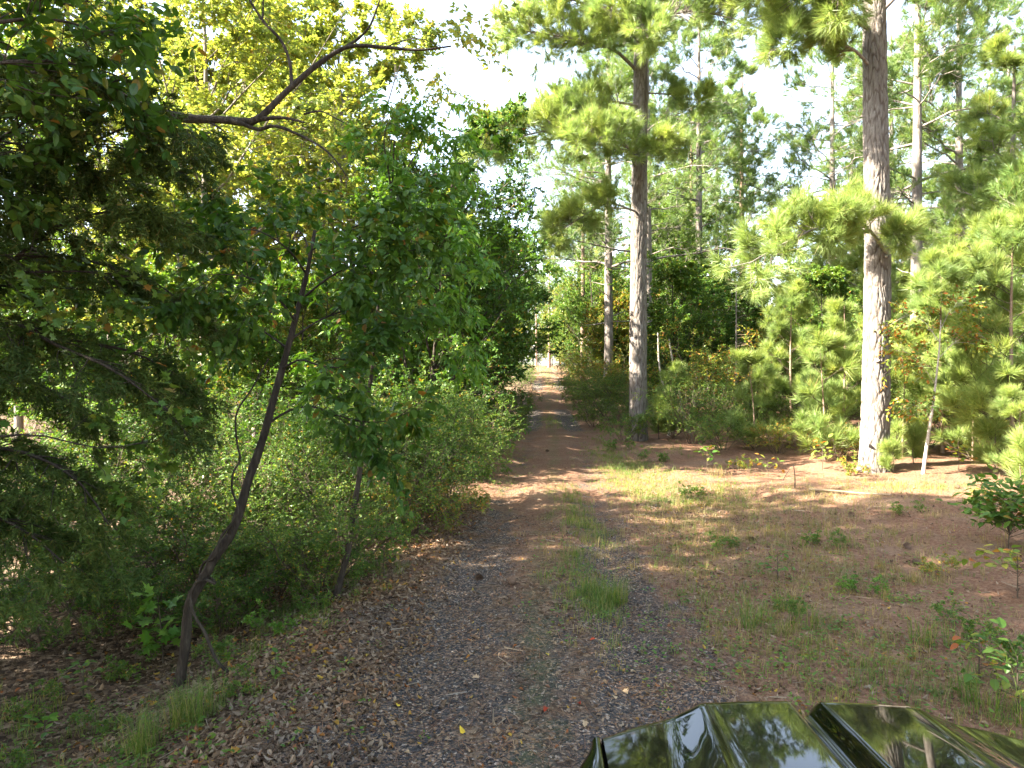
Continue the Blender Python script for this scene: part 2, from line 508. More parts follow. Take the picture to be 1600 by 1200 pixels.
def build_ground():
    def axis(a, b, step, far0, far1):
        mid = np.arange(a, b + step / 2, step)
        lo = [a]; s = step
        while lo[-1] > far0: s *= 1.25; lo.append(lo[-1] - s)
        hi = [b]; s = step
        while hi[-1] < far1: s *= 1.25; hi.append(hi[-1] + s)
        return np.concatenate([np.array(lo[1:])[::-1], mid, np.array(hi[1:])])
    X = axis(-7, 9, 0.09, -400, 400)
    Y = axis(2.5, 24, 0.09, -200, 700)
    gx, gy = np.meshgrid(X, Y)
    gz = ground_z(gx, gy)
    near = np.clip((26 - gy) / 10, 0, 1)
    gz = gz + near * rng.normal(0, 0.006, gz.shape)
    V = np.stack([gx, gy, gz], -1).reshape(-1, 3)
    nx, ny = len(X), len(Y)
    i = np.arange(nx * ny).reshape(ny, nx)
    q = np.stack([i[:-1, :-1], i[:-1, 1:], i[1:, 1:], i[1:, :-1]], -1).reshape(-1, 4)
    me = MB().add(V, q).mesh('ground', ground_mat(), smooth=True)
    c = gx - road_x(gy); hw = road_hw(gy)
    inroad = 1 - sm((np.abs(c) - hw + 0.25) / 0.5)
    track = np.exp(-((np.abs(c) - 0.78) / 0.42) ** 4)
    along = np.clip(np.interp(gy, [-5, 7, 9.5, 12.5, 24, 27, 33, 36, 44, 47, 52, 55], [.72, .66, .5, .24, .12, .85, .95, .1, .1, .7, .7, .2]), 0, 1)
    grav = inroad * along * (0.45 + 0.55 * track) + inroad * 0.15 * track
    grav = np.where(gy < 8, np.maximum(grav, inroad * np.interp(gy, [4, 6.5, 8], [.62, .52, .25])), grav)
    straw = np.where(c > hw * 0.6, 1.0, 0.0) * sm((c - hw * 0.6) / 0.8) + inroad * np.interp(gy, [6, 10, 14, 40], [.35, .7, .95, .9])
    grass = np.exp(-(c / 0.3) ** 2) * 0.5 + np.exp(-((c - hw - 0.6) / 0.8) ** 2) * 0.3
    col = np.stack([np.clip(grav, 0, 1), np.clip(straw, 0, 1), np.clip(grass, 0, 1), np.ones_like(grav)], -1)
    at_ = me.attributes.new('zones', 'FLOAT_COLOR', 'POINT')
    at_.data.foreach_set('color', col.astype(np.float32).ravel())
    o = link('ground', me)
    tag(o, 'forest floor with a two track gravel lane through pine straw and leaves', None, None, 'structure')


def ground_mat():
    m, nt, out = new_mat('forest_floor')
    L = nt.links
    a = node(nt, 'ShaderNodeAttribute', attribute_name='zones')
    sp = node(nt, 'ShaderNodeSeparateColor'); L.new(a.outputs['Color'], sp.inputs[0])
    tex = node(nt, 'ShaderNodeTexCoord')
    def vor(scale, out_='Color', feat='F1'):
        v = node(nt, 'ShaderNodeTexVoronoi', feature=feat, i_Scale=scale); L.new(tex.outputs['Object'], v.inputs['Vector']); return v.outputs[out_]
    def noi(scale, det=5.0, rough=0.6):
        n = node(nt, 'ShaderNodeTexNoise', i_Scale=scale, i_Detail=det, i_Roughness=rough); L.new(tex.outputs['Object'], n.inputs['Vector']); return n.outputs[0]
    def first(c):
        s = node(nt, 'ShaderNodeSeparateColor'); L.new(c, s.inputs[0]); return s.outputs[0]
    stones = ramp(nt, first(vor(62)), [(0.0, (.03, .028, .028)), (.45, (.07, .066, .066)), (.68, (.115, .10, .09)), (.8, (.19, .135, .095)), (.93, (.29, .20, .14)), (1.0, (.42, .36, .30))])
    fine = ramp(nt, noi(90, 3), [(.3, (.6, .6, .6)), (.7, (1.3, 1.3, 1.3))])
    stones = mixc(nt, 1.0, stones, fine, 'MULTIPLY')
    n1 = noi(24, 6, 0.7)
    straw = ramp(nt, n1, [(.28, (.075, .038, .025)), (.5, (.19, .10, .06)), (.7, (.31, .19, .12))])
    straw = mixc(nt, ramp(nt, noi(1.1, 3), [(.45, (0, 0, 0)), (.75, (.5, .5, .5))]), straw, (.25, .19, .13))
    litter = ramp(nt, first(vor(26)), [(0.0, (.045, .03, .02)), (.4, (.11, .068, .042)), (.75, (.19, .13, .085)), (1.0, (.30, .22, .15))])
    litter = mixc(nt, 1.0, litter, ramp(nt, noi(14, 5), [(.3, (.55, .55, .55)), (.7, (1.25, 1.25, 1.25))]), 'MULTIPLY')
    patch = noi(2.6, 5, 0.65)
    def zone(sock, amt=0.7):
        return ramp(nt, math_n(nt, 'ADD', sock, math_n(nt, 'MULTIPLY', math_n(nt, 'SUBTRACT', patch, 0.5), amt * 2)), [(.35, (0, 0, 0)), (.65, (1, 1, 1))])
    col = mixc(nt, zone(sp.outputs[1]), litter, straw)
    col = mixc(nt, zone(sp.outputs[0], 0.85), col, stones)
    turf = ramp(nt, n1, [(.3, (.05, .07, .02)), (.7, (.14, .15, .05))])
    col = mixc(nt, math_n(nt, 'MULTIPLY', zone(sp.outputs[2]), 0.45), col, turf)
    p = node(nt, 'ShaderNodeBsdfPrincipled', i_Roughness=0.95)
    p.inputs['Specular IOR Level'].default_value = 0.15
    L.new(col, p.inputs['Base Color'])
    h = math_n(nt, 'ADD', math_n(nt, 'MULTIPLY', vor(62, 'Distance'), -0.9), math_n(nt, 'ADD', noi(40, 4), math_n(nt, 'MULTIPLY', vor(26, 'Distance'), -0.5)))
    b = node(nt, 'ShaderNodeBump', i_Strength=0.75, i_Distance=0.025)
    L.new(h, b.inputs['Height']); L.new(b.outputs[0], p.inputs['Normal'])
    L.new(p.outputs[0], out.inputs[0])
    return m

build_ground()

# ------------------------------------------------------------------ prototypes of the woodland
PROTO_AT = (0, -80, 0)


def proto(name, label, cat, group):
    return thing(name, (0, 0, 0), label, cat, group)


OVATE2 = LEAF2


def make_broadleaf(H, crown, base, nl, leafsize, mat, bark, seed_name, label, group, lean=0.3, n_limbs=12, per=(7, 5), leaf=LEAF2, trunk_r=0.14):
    root = proto(seed_name, label, 'tree', group)
    m = 7
    P = np.zeros((1, m, 3)); s = np.linspace(0, 1, m)
    P[0, :, 2] = s * H * 0.93 - 0.25 * (1 - s)
    P[0, :, 0] = lean * s**2 * rng.normal() + np.cumsum(rng.normal(0, .05, m)) * s
    P[0, :, 1] = lean * s**2 * rng.normal() + np.cumsum(rng.normal(0, .05, m)) * s
    L = np.array([H])
    RT = np.linspace(trunk_r, trunk_r * .2, m)[None]
    b = MB().add(*tubes(P, RT, 9))
    P1, L1, r1 = spawn(P, L, n_limbs, base, 0.97, 0.95, crown / H * 1.35, 0.3, 6, (0, 0, .12), .04, 0.62, Rp=RT, rr=.5)
    th = np.clip((P1[:, 0, 2] / H - base) / (.97 - base), 0, 1)
    sc_ = (.42 + .62 * np.sin(math.pi * np.clip(.12 + .7 * th, 0, 1)))                    # crown widest a little below the middle
    P1 = P1[:, :1] + (P1 - P1[:, :1]) * sc_[:, None, None]; L1 = L1 * sc_
    R1 = radii(r1, 6); b.add(*tubes(P1, R1, 6))
    P2, L2, r2 = spawn(P1, L1, per[0], .25, 1, .8, .55, .12, 5, (0, 0, -.05), .05, .45, Rp=R1, rr=.55)
    R2 = radii(r2, 5); b.add(*tubes(P2, R2, 4))
    P3, L3, r3 = spawn(P2, L2, per[1], .2, 1, .75, .55, .05, 4, (0, 0, -.12), .05, .4, Rp=R2, rr=.6)
    b.add(*tubes(P3, radii(np.maximum(r3, .004), 4), 3))
    b.build('trunk', bark, root, smooth=True)
    n = max(3, int(nl / len(P3)))
    p, M = leaves_on(P3, n, .1, .9, -.15, 1.0, .45, leafsize)
    c = MB().add(*merge(leaf, M, p)).build('crown', mat, root)
    return root


def pine_crown(P, L, RT, zfrac, n_limbs, reach, droop, per=(7, 4), profile=None, tuft_n=34, tuft_len=.24, w=.006, up=.1):
    """limbs, their tubes and needle tufts for a pine with trunk P"""
    b = MB()
    P1, L1, r1 = spawn(P, np.array([reach / .5]), n_limbs, zfrac[0], zfrac[1], 1.35, .5, up, 7, (0, 0, droop), .04, 0.0, Rp=RT, rr=.42)
    t = (P1[:, 0, 2] - P[0, :, 2].min()) / (P[0, :, 2].max() - P[0, :, 2].min())
    tt = np.clip((t - zfrac[0]) / (zfrac[1] - zfrac[0]), 0, 1)
    scl = (profile(tt) if profile else (1 - .75 * tt**1.5))[:, None, None]
    P1 = P1[:, :1] + (P1 - P1[:, :1]) * scl; L1 = L1 * scl[:, 0, 0]
    R1 = radii(np.minimum(r1, .012 * L1 + .006), 7); b.add(*tubes(P1, R1, 5))
    P2, L2, r2 = spawn(P1, L1, per[0], .35, 1, .75, .42, .15, 4, (0, 0, .1), .05, .35, Rp=R1, rr=.6)
    R2 = radii(np.maximum(r2, .006), 4); b.add(*tubes(P2, R2, 3))
    P3, L3, r3 = spawn(P2, L2, per[1], .35, 1, .6, .5, .2, 3, (0, 0, .15), .05, .3, Rp=R2, rr=.6)
    b.add(*tubes(P3, radii(np.maximum(r3, .004), 3), 3))
    ends = np.concatenate([P3[:, -1], P2[:, -1], P3[:, 1]])
    dirs = np.concatenate([P3[:, -1] - P3[:, -2], P2[:, -1] - P2[:, -2], P3[:, -1] - P3[:, 0]])
    D = nrm(nrm(dirs) + rng.normal(0, .25, dirs.shape) + np.array([0, 0, .25]))
    return b, ends, D


TUFTS = [needle_tuft(30, .27, .011) for _ in range(4)]
TUFTS_FINE = [needle_tuft(46, .24, .008) for _ in range(5)]


def tuft_frames(D, lo=.8, hi=1.2):
    return basis(D, rng.normal(0, 1, D.shape), rng.uniform(lo, hi, len(D)))


def make_pine(H, r, zfrac, n_limbs, reach, droop, mat, bark, name, label, group, per=(7, 4), profile=None, lean=.1, stubs=10, tufts=TUFTS, up=.1):
    root = proto(name, label, 'tree', group)
    m = 9; s = np.linspace(0, 1, m); P = np.zeros((1, m, 3))
    P[0, :, 2] = s * H - .3 * (1 - s)
    P[0, :, 0] = lean * rng.normal() * s**2 + .04 * np.sin(s * 5 + rng.uniform(0, 6)) * s
    P[0, :, 1] = lean * rng.normal() * s**2
    RT = (r * (1 - .82 * s**1.3))[None]; RT[0, 0] *= 1.25
    bt = MB().add(*tubes(P, RT, 12))
    if stubs:
        Ps, Ls, rs = spawn(P, np.array([H]), stubs, .15, max(.2, zfrac[0] + .1), 1.4, .07, .05, 4, (0, 0, -.05), .05, 0, Rp=RT, rr=.18)
        bt.add(*tubes(Ps, radii(np.maximum(rs, .008), 4), 4))
    bt.build('trunk', bark, root, smooth=True)
    b, e, D = pine_crown(P, np.array([H]), RT, zfrac, n_limbs, reach, droop, per, profile, up=up)
    b.build('limbs', M_TWIG if r < .1 else M_PBARK, root, smooth=True)
    w = rng.integers(0, len(tufts), len(e)); M = tuft_frames(D)
    c = MB()
    for k in range(len(tufts)): c.add(*merge(tufts[k], M[w == k], e[w == k]))
    c.build('crown', mat, root)
    return root


def make_shrub(H, nstem, spread, mat, name, label, group, leafsize, n=(6, 5), leaf=LEAF, nl=9, stem_r=.014, low=.3):
    root = proto(name, label, 'shrub', group)
    a = rng.uniform(0, 2 * math.pi, nstem); rr = rng.uniform(0, .22, nstem)
    p = np.stack([rr * np.cos(a), rr * np.sin(a), np.full(nstem, -.1)], -1)
    D = nrm(np.stack([np.cos(a) * spread, np.sin(a) * spread, np.ones(nstem)], -1) + rng.normal(0, .12, (nstem, 3)))
    L = H * rng.uniform(.7, 1.15, nstem)
    P = curves(p, D, L, 6, (0, 0, -.12), .03)
    RT = radii(rng.uniform(.6, 1.2, nstem) * stem_r, 6, .3)
    b = MB().add(*tubes(P, RT, 5))
    P1, L1, r1 = spawn(P, L, n[0], low, 1, .85, .42, .15, 5, (0, 0, -.12), .05, .4, Rp=RT, rr=.6)
    R1 = radii(r1, 5); b.add(*tubes(P1, R1, 4))
    P2, L2, r2 = spawn(P1, L1, n[1], .15, 1, .8, .55, .05, 4, (0, 0, -.15), .05, .35, Rp=R1, rr=.7)
    b.add(*tubes(P2, radii(np.maximum(r2, .0025), 4), 3))
    b.build('stems', M_TWIG, root, smooth=True)
    tw = P2
    pos, M = leaves_on(tw, nl, .08, .95, -.1, 1.0, .4, leafsize)
    MB().add(*merge(leaf, M, pos)).build('foliage', mat, root)
    return root


def make_bare(H, name, label, group):
    root = proto(name, label, 'tree', group)
    P = np.zeros((1, 8, 3)); s = np.linspace(0, 1, 8); P[0, :, 2] = s * H - .2 * (1 - s); P[0, :, 0] = .15 * np.sin(s * 3) * s
    RT = np.linspace(.10, .015, 8)[None]
    b = MB().add(*tubes(P, RT, 8))
    b.build('trunk', M_BARKG, root, smooth=True)
    P1, L1, r1 = spawn(P, np.array([H]), 34, .2, 1, 1.3, .13, .1, 5, (0, 0, -.1), .06, .5, Rp=RT, rr=.3)
    R1 = radii(np.maximum(r1, .008), 5); c = MB().add(*tubes(P1, R1, 4))
    P2, L2, r2 = spawn(P1, L1, 5, .2, 1, .8, .5, .0, 4, (0, 0, -.1), .06, .4, Rp=R1, rr=.6)
    c.add(*tubes(P2, radii(np.maximum(r2, .004), 4), 3))
    c.build('dead_twigs', M_DEADN, root, smooth=True)['kind'] = 'stuff'
    return root


class Wood:
    """first use moves the prototype itself, later uses copy it"""
    def __init__(self, root): self.root, self.used = root, False
    def put(self, x, y, rz=None, sc=1.0, label=None, group=None, swap=None, z=None, sink=0.0):
        rz = rng.uniform(0, 6.28) if rz is None else rz
        loc = (x, y, (gz1(x, y) if z is None else z) - sink)
        return self._put(loc, rz, sc, label, group, swap)
    def _put(self, loc, rz, sc, label, group, swap):
        if not self.used and swap is None:
            self.used = True; o = self.root
            o.location = [float(v) for v in loc]; o.rotation_euler = (0, 0, rz); o.scale = (sc, sc, sc) if np.isscalar(sc) else sc
            if label: o['label'] = label
            if group: o['group'] = group
            return o
        return copy_tree(self.root, loc, rz, sc, label, group, swap=swap)
    def finish(self):
        if self.used: return
        for ch in list(self.root.children): bpy.data.objects.remove(ch)
        bpy.data.objects.remove(self.root)


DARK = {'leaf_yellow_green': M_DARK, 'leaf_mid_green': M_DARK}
YELL = {'leaf_mid_green': M_YEL, 'leaf_dark_green': M_YEL}
MIDG = {'leaf_yellow_green': M_MID}
AUT = {'leaf_yellow_green': M_AUT, 'leaf_mid_green': M_AUT, 'leaf_shrub': M_AUT}
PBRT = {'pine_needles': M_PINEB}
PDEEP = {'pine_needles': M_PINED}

B1 = Wood(make_broadleaf(12.0, 4.2, .12, 46000, (.10, .17), M_YEL, M_BARKG, 'hardwood_tree', 'x', 'trees', n_limbs=24, per=(10, 7)))
B2 = Wood(make_broadleaf(13.5, 4.4, .2, 46000, (.10, .17), M_YEL, M_BARKG, 'hardwood_tree', 'x', 'trees', n_limbs=24, per=(10, 7)))
B3 = Wood(make_broadleaf(8.0, 3.1, .05, 44000, (.075, .12), M_MID, M_BARK, 'hardwood_tree', 'x', 'trees', n_limbs=28, per=(9, 7), trunk_r=.1))
B4 = Wood(make_broadleaf(5.2, 2.1, .05, 30000, (.06, .10), M_MID, M_BARK, 'understory_tree', 'x', 'trees', n_limbs=24, per=(9, 6), trunk_r=.05))
P1 = Wood(make_pine(22, .25, (.33, .98), 50, 3.8, -.12, M_PINE, M_PBARK, 'pine_tree', 'x', 'pines', (9, 5)))
P2 = Wood(make_pine(19, .2, (.42, .98), 42, 3.0, -.15, M_PINE, M_BARKR, 'pine_tree', 'x', 'pines', (8, 5)))
P3 = Wood(make_pine(11.5, .15, (.06, .98), 64, 3.3, .05, M_PINE, M_PBARK, 'pine_tree', 'x', 'pines', (9, 5), stubs=0, profile=lambda t: 1.0 - .8 * t))
Y1 = Wood(make_pine(5.2, .05, (.12, .97), 40, 1.2, .25, M_PINEB, M_BARKR, 'young_pine', 'x', 'young pines', (5, 3), stubs=6, profile=lambda t: 1 - .7 * t, up=.25))
Y2 = Wood(make_pine(2.6, .028, (.08, .97), 24, .8, .3, M_PINEB, M_BARKR, 'young_pine', 'x', 'young pines', (4, 2), stubs=0, profile=lambda t: 1 - .6 * t, up=.3))
Y3 = Wood(make_pine(.75, .012, (.25, .97), 9, .26, .3, M_PINEB, M_TWIG, 'pine_seedling', 'x', 'pine seedlings', (2, 2), stubs=0, up=.5, tufts=TUFTS_FINE))
S1 = Wood(make_shrub(2.4, 14, .55, M_SHRUB, 'shrub', 'x', 'shrubs', (.035, .055), n=(9, 7), nl=14))
S2 = Wood(make_shrub(1.8, 13, .75, M_SHRUB, 'shrub', 'x', 'shrubs', (.035, .06), n=(9, 7), nl=14))
S3 = Wood(make_shrub(3.0, 11, .42, M_SHRUB, 'shrub', 'x', 'shrubs', (.055, .09), n=(11, 6), nl=12, leaf=OVATE2, low=.35))
S4 = Wood(make_shrub(.7, 8, .8, M_MID, 'low_shrub', 'x', 'low shrubs', (.04, .07), n=(5, 4), nl=8, stem_r=.006))
D1 = Wood(make_bare(9.5, 'dead_tree', 'x', 'dead trees'))
WOODS = [B1, B2, B3, B4, P1, P2, P3, Y1, Y2, Y3, S1, S2, S3, S4, D1]


def row(wood, items):
    """items: (px, distance, scale, label, group, swap)"""
    for it in items:
        px, d, sc, label, group = it[:5]
        swap = it[5] if len(it) > 5 else None
        x = (px - 800) / F * d
        wood.put(x, d, None, sc, label, group, swap)

# ------------------------------------------------------------------ placement of the wood
GP = 'tall pines beyond the clearing'
row(P1, [
    (1432, 28, 1.0, 'tall straight pine just behind the thick pine at the clearing edge', GP),
    (951, 34, .95, 'dark pine standing behind and left of the middle pine beside the lane', GP),
    (1750, 24, .9, 'pine at the far right edge with boughs hanging into the picture', GP),
    (1120, 52, .95, 'distant pine between the middle pine and the thin bare ones', GP),
    (1640, 36, .95, 'tall pine behind the dense young pines at the right edge', GP),
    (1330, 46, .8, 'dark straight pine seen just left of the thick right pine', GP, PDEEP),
    (1040, 70, .85, 'far pine over the right side of the lane end', GP),
    (905, 75, .8, 'far pine left of the middle pine at the end of the lane', GP),
])
row(P1, [
    (1012, 31, .95, 'pine close behind the middle pine, crown mixing with its boughs', GP),
    (1092, 36, .95, 'tall pine between the middle pine and the open sky', GP),
    (1300, 36, .92, 'tall pine left of the thick right pine', GP),
    (1392, 42, 1.0, 'tall pine right behind the thick right pine', GP),
    (1500, 31, .95, 'tall pine above the pale sapling', GP),
    (1575, 44, 1.0, 'far tall pine near the right edge', GP),
    (925, 62, .85, 'far tall pine over the bend of the lane', GP)])
row(P2, [
    (1160, 40, 1.0, 'slender reddish pine with a thin crown against the open sky', GP),
    (1078, 46, .95, 'slim pine right of the middle pine, half hidden by its boughs', GP),
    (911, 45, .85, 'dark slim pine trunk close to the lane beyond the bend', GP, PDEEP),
    (858, 78, .75, 'slim pine at the very end of the lane', GP),
    (838, 88, .7, 'thin pale pine left of the one at the lane end', GP),
    (1500, 50, .9, 'slim pine far behind the pale leaning sapling', GP),
    (1240, 62, .6, 'small far pine low in the sky gap', GP),
])
row(P3, [
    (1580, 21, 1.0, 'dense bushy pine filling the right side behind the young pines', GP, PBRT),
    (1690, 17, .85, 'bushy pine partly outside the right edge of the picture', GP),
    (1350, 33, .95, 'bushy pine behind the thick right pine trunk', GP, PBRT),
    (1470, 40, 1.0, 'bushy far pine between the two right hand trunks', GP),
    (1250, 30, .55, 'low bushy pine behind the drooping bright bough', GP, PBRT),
])
GY = 'young pines at the clearing edge'
row(Y1, [
    (1582, 14.5, 1.0, 'young pine with a thin reddish stem near the right edge', GY),
    (1472, 17.5, .95, 'young pine with bright whorls right of the thick pine', GY),
    (1318, 18, .72, 'young pine left of the thick pine trunk', GY),
    (1236, 20, .85, 'young pine in the thicket under the drooping bough', GY),
    (1452, 21, .75, 'young pine peeping out right behind the thick trunk', GY),
    (1530, 18.5, .9, 'young pine between the two brightest saplings at right', GY),
    (1650, 15.5, 1.0, 'young pine leaning in from the right edge', GY),
    (1375, 23, 1.0, 'young pine hidden behind the thick pine trunk', GY),
    (1600, 20, 1.1, 'taller young pine behind the right edge saplings', GY),
])
row(Y2, [
    (1290, 16.6, 1.0, 'small bright pine a little left of the thick trunk', GY),
    (1050, 22, .8, 'small bright pine right of the middle pine foot', GY),
    (1410, 16.8, .9, 'small pine close behind the thick pine foot', GY),
    (1520, 16.0, .85, 'small soft pine in front of the right hand thicket', GY),
    (1180, 19, .9, 'small pine at the back of the pine straw clearing', GY),
    (1590, 13.2, .6, 'small bright pine low at the right edge', GY),
])
row(Y3, [
    (1030, 22.0, 1.5, 'bright pine seedling at the right foot of the middle pine', 'pine seedlings'),
    (1428, 15.3, 1.0, 'pine seedling at the right foot of the thick pine', 'pine seedlings'),
    (1553, 14.2, 1.3, 'pine seedling on a bare stem near the right edge', 'pine seedlings'),
    (1597, 12.6, 1.2, 'pine seedling cut by the right edge of the picture', 'pine seedlings'),
    (1395, 14.6, .8, 'lowest pine seedling in the grass before the thick pine', 'pine seedlings'),
])
GU = 'understory shrubs behind the clearing'
for wood, px, d, sc, swap, label in [
    (S1, 1085, 20.5, 1.0, None, 'twiggy green shrub right of the middle pine'),
    (S3, 1110, 24, 1.1, AUT, 'tall yellowing shrub behind the leaning pale stems'),
    (S2, 1130, 18.6, .7, None, 'low shrub at the left end of the clearing back edge'),
    (S1, 1175, 20, .75, None, 'green shrub under the slender reddish pine'),
    (S2, 1215, 18, .6, AUT, 'low yellowing shrub in the middle of the clearing back edge'),
    (S1, 1265, 19.5, .75, None, 'green shrub left of the small bright pine'),
    (S2, 1310, 17, .6, AUT, 'yellowing shrub touching the left side of the thick pine'),
    (S1, 1340, 19.5, 1.0, None, 'green shrub directly behind the thick pine'),
    (S2, 1440, 18.5, 1.0, None, 'green shrub between the thick pine and the pale sapling'),
    (S1, 1495, 19.5, .95, AUT, 'rusty shrub behind the pale leaning sapling'),
    (S2, 1545, 17.5, .9, AUT, 'brownish shrub at the foot of the right hand young pines'),
    (S1, 1600, 18, 1.0, None, 'green shrub at the right edge behind the seedlings'),
    (S1, 965, 25.5, .9, None, 'shrub left of the middle pine beside the lane'),
    (S2, 975, 21.5, .7, None, 'low shrub at the left foot of the middle pine'),
    (S1, 925, 31, 1.0, None, 'shrub on the right lane edge beyond the middle pine'),
    (S3, 985, 32, 1.0, AUT, 'orange tinged tall shrub behind the middle pine'),
    (S3, 935, 40, 1.1, AUT, 'orange tinged shrub over the right lane edge far off'),
    (S1, 912, 37, .9, None, 'dark shrub on the right lane edge near the slim pine'),
    (S1, 900, 52, 1.2, None, 'far shrub on the right side of the lane'),
    (S3, 1040, 29, 1.1, None, 'tall shrub behind the small bright pine by the lane')]:
    wood.put((px - 800) / F * d, d, None, sc, label, GU, swap)
GB = 'hardwoods in the right hand wood'
for wood, px, d, sc, swap, label in [
    (B1, 862, 112, 1.0, None, 'tall yellow green hardwood closing the view above the lane end'),
    (B2, 815, 100, .95, MIDG, 'tall green hardwood left of the slim pine at the lane end'),
    (B3, 905, 58, 1.1, None, 'green hardwood right of the far lane behind the slim trunks'),
    (B1, 935, 60, .85, None, 'yellow green hardwood left of the middle pine far off'),
    (B3, 930, 44, 1.05, None, 'green hardwood close to the dark slim pine by the lane'),
    (B3, 780, 92, 1.3, None, 'green hardwood at the left of the lane end'),
    (B3, 885, 84, 1.25, AUT, 'yellowing hardwood at the right of the lane end'),
    (B4, 842, 108, 1.5, None, 'small leafy tree right at the lane end'),
    (B3, 1090, 33, 1.0, None, 'green hardwood behind the pale stems'),
    (B1, 1060, 38, .8, MIDG, 'green hardwood between the middle pine and the slender one'),
    (B4, 1055, 27, 1.15, None, 'leafy understory tree right of the middle pine'),
    (B4, 1120, 29, 1.1, DARK, 'dark understory tree under the slender reddish pine'),
    (B3, 1170, 35, .95, DARK, 'dark hardwood below the open sky gap'),
    (B3, 1035, 42, 1.0, None, 'green hardwood behind the middle pine trunk'),
    (B4, 1290, 27, 1.1, None, 'pale green understory tree left of the thick pine'),
    (B3, 1290, 40, 1.0, None, 'green hardwood in the gap left of the thick pine'),
    (B4, 960, 38, 1.15, AUT, 'yellow orange understory tree at the right of the far lane'),
    (B3, 980, 52, 1.0, YELL, 'yellow hardwood glowing beyond the far lane'),
    (B3, 890, 68, .9, YELL, 'yellow hardwood right of the lane end'),
    (B4, 815, 92, 1.0, YELL, 'sunlit small tree closing the end of the lane'),
    (B3, 860, 104, .9, YELL, 'sunlit hardwood behind the slim pine at the lane end'),
    (B3, 1420, 48, 1.05, None, 'green hardwood between the two right hand trunks'),
    (B4, 1500, 27, 1.1, None, 'leafy understory tree behind the right hand young pines'),
    (B3, 1580, 34, 1.0, None, 'green hardwood at the far right edge')]:
    wood.put((px - 800) / F * d, d, None, sc, label, GB, swap)
for k_, px in enumerate((778, 792, 806, 820, 834, 848, 874, 890, 906)):
    (B4 if k_ % 2 else B3).put((px - 800) / F * 94, 94 + 3 * (k_ % 3), None, .75 if k_ % 2 else .6, ('low leafy' if k_ % 2 == 0 else 'tall leafy') + ' growth in the bright row closing the lane end', 'growth across the lane end')
row(D1, [(1178, 37, 1.0, 'thin dead tree with fine bare twigs beside the slender pine', 'dead trees'),
         (1150, 26, .62, 'dead bare trunk with dry grey twigs in the thicket', 'dead trees'),
         (1107, 44, 1.1, 'thin dead tree far behind the middle pine', 'dead trees')])

KINDL = {B1: 'far tall yellow green hardwood', B2: 'far spreading yellow green hardwood', B3: 'far bushy green hardwood', B4: 'far small leafy tree', P2: 'far slim pine', P3: 'far bushy pine', S1: 'twiggy shrub', S3: 'tall shrub'}
# left of the lane: dark trees over the lane, then the sunlit canopy behind the thicket
GL = 'trees on the left of the lane'
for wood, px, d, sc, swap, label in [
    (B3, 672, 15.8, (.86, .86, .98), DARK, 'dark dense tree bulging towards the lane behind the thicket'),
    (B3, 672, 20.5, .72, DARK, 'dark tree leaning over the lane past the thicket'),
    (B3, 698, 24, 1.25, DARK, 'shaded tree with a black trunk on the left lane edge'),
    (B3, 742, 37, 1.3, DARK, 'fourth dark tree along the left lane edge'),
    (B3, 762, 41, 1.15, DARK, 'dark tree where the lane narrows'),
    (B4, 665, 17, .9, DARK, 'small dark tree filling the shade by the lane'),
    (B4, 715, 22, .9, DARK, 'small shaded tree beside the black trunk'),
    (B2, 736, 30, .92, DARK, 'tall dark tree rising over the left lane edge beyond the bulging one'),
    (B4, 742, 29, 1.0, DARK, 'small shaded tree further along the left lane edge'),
    (B1, 455, 24, 1.1, None, 'sunlit yellow green tree behind the long bare limb'),
    (B2, 320, 17, .95, None, 'sunlit yellow green tree left of the forked limb'),
    (B1, 560, 25, 1.25, None, 'yellow green tree behind the dark bulging tree'),
    (B2, 400, 28, 1.1, None, 'tall yellow green tree deep in the left wood'),
    (B1, 180, 19, 1.0, MIDG, 'green tree glimpsed through the dark cedar boughs'),
    (B2, 30, 22, 1.0, MIDG, 'green tree behind the cedar at the left edge'),
    (B1, 530, 34, 1.15, None, 'far yellow green tree in the middle of the left wood'),
    (B2, 680, 40, .85, None, 'far tree below the patch of white sky'),
    (B1, 230, 33, 1.15, None, 'far yellow green tree behind the left edge trees'),
    (B4, 470, 14.5, .85, MIDG, 'small green tree right behind the leaning crooked trunk'),
    (B4, 400, 15, .9, None, 'small green tree in the hollow behind the crooked trunk'),
    (B4, 250, 13, .9, None, 'small green tree in the left thicket'),
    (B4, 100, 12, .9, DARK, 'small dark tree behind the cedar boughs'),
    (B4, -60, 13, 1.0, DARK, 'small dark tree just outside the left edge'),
    (B4, 600, 18, 1.0, None, 'small green tree behind the roadside thicket'),
    (B3, 450, 24, .8, None, 'green tree filling the left wood below the canopy')]:
    wood.put((px - 800) / F * d, d, None, sc, label, GL, swap)

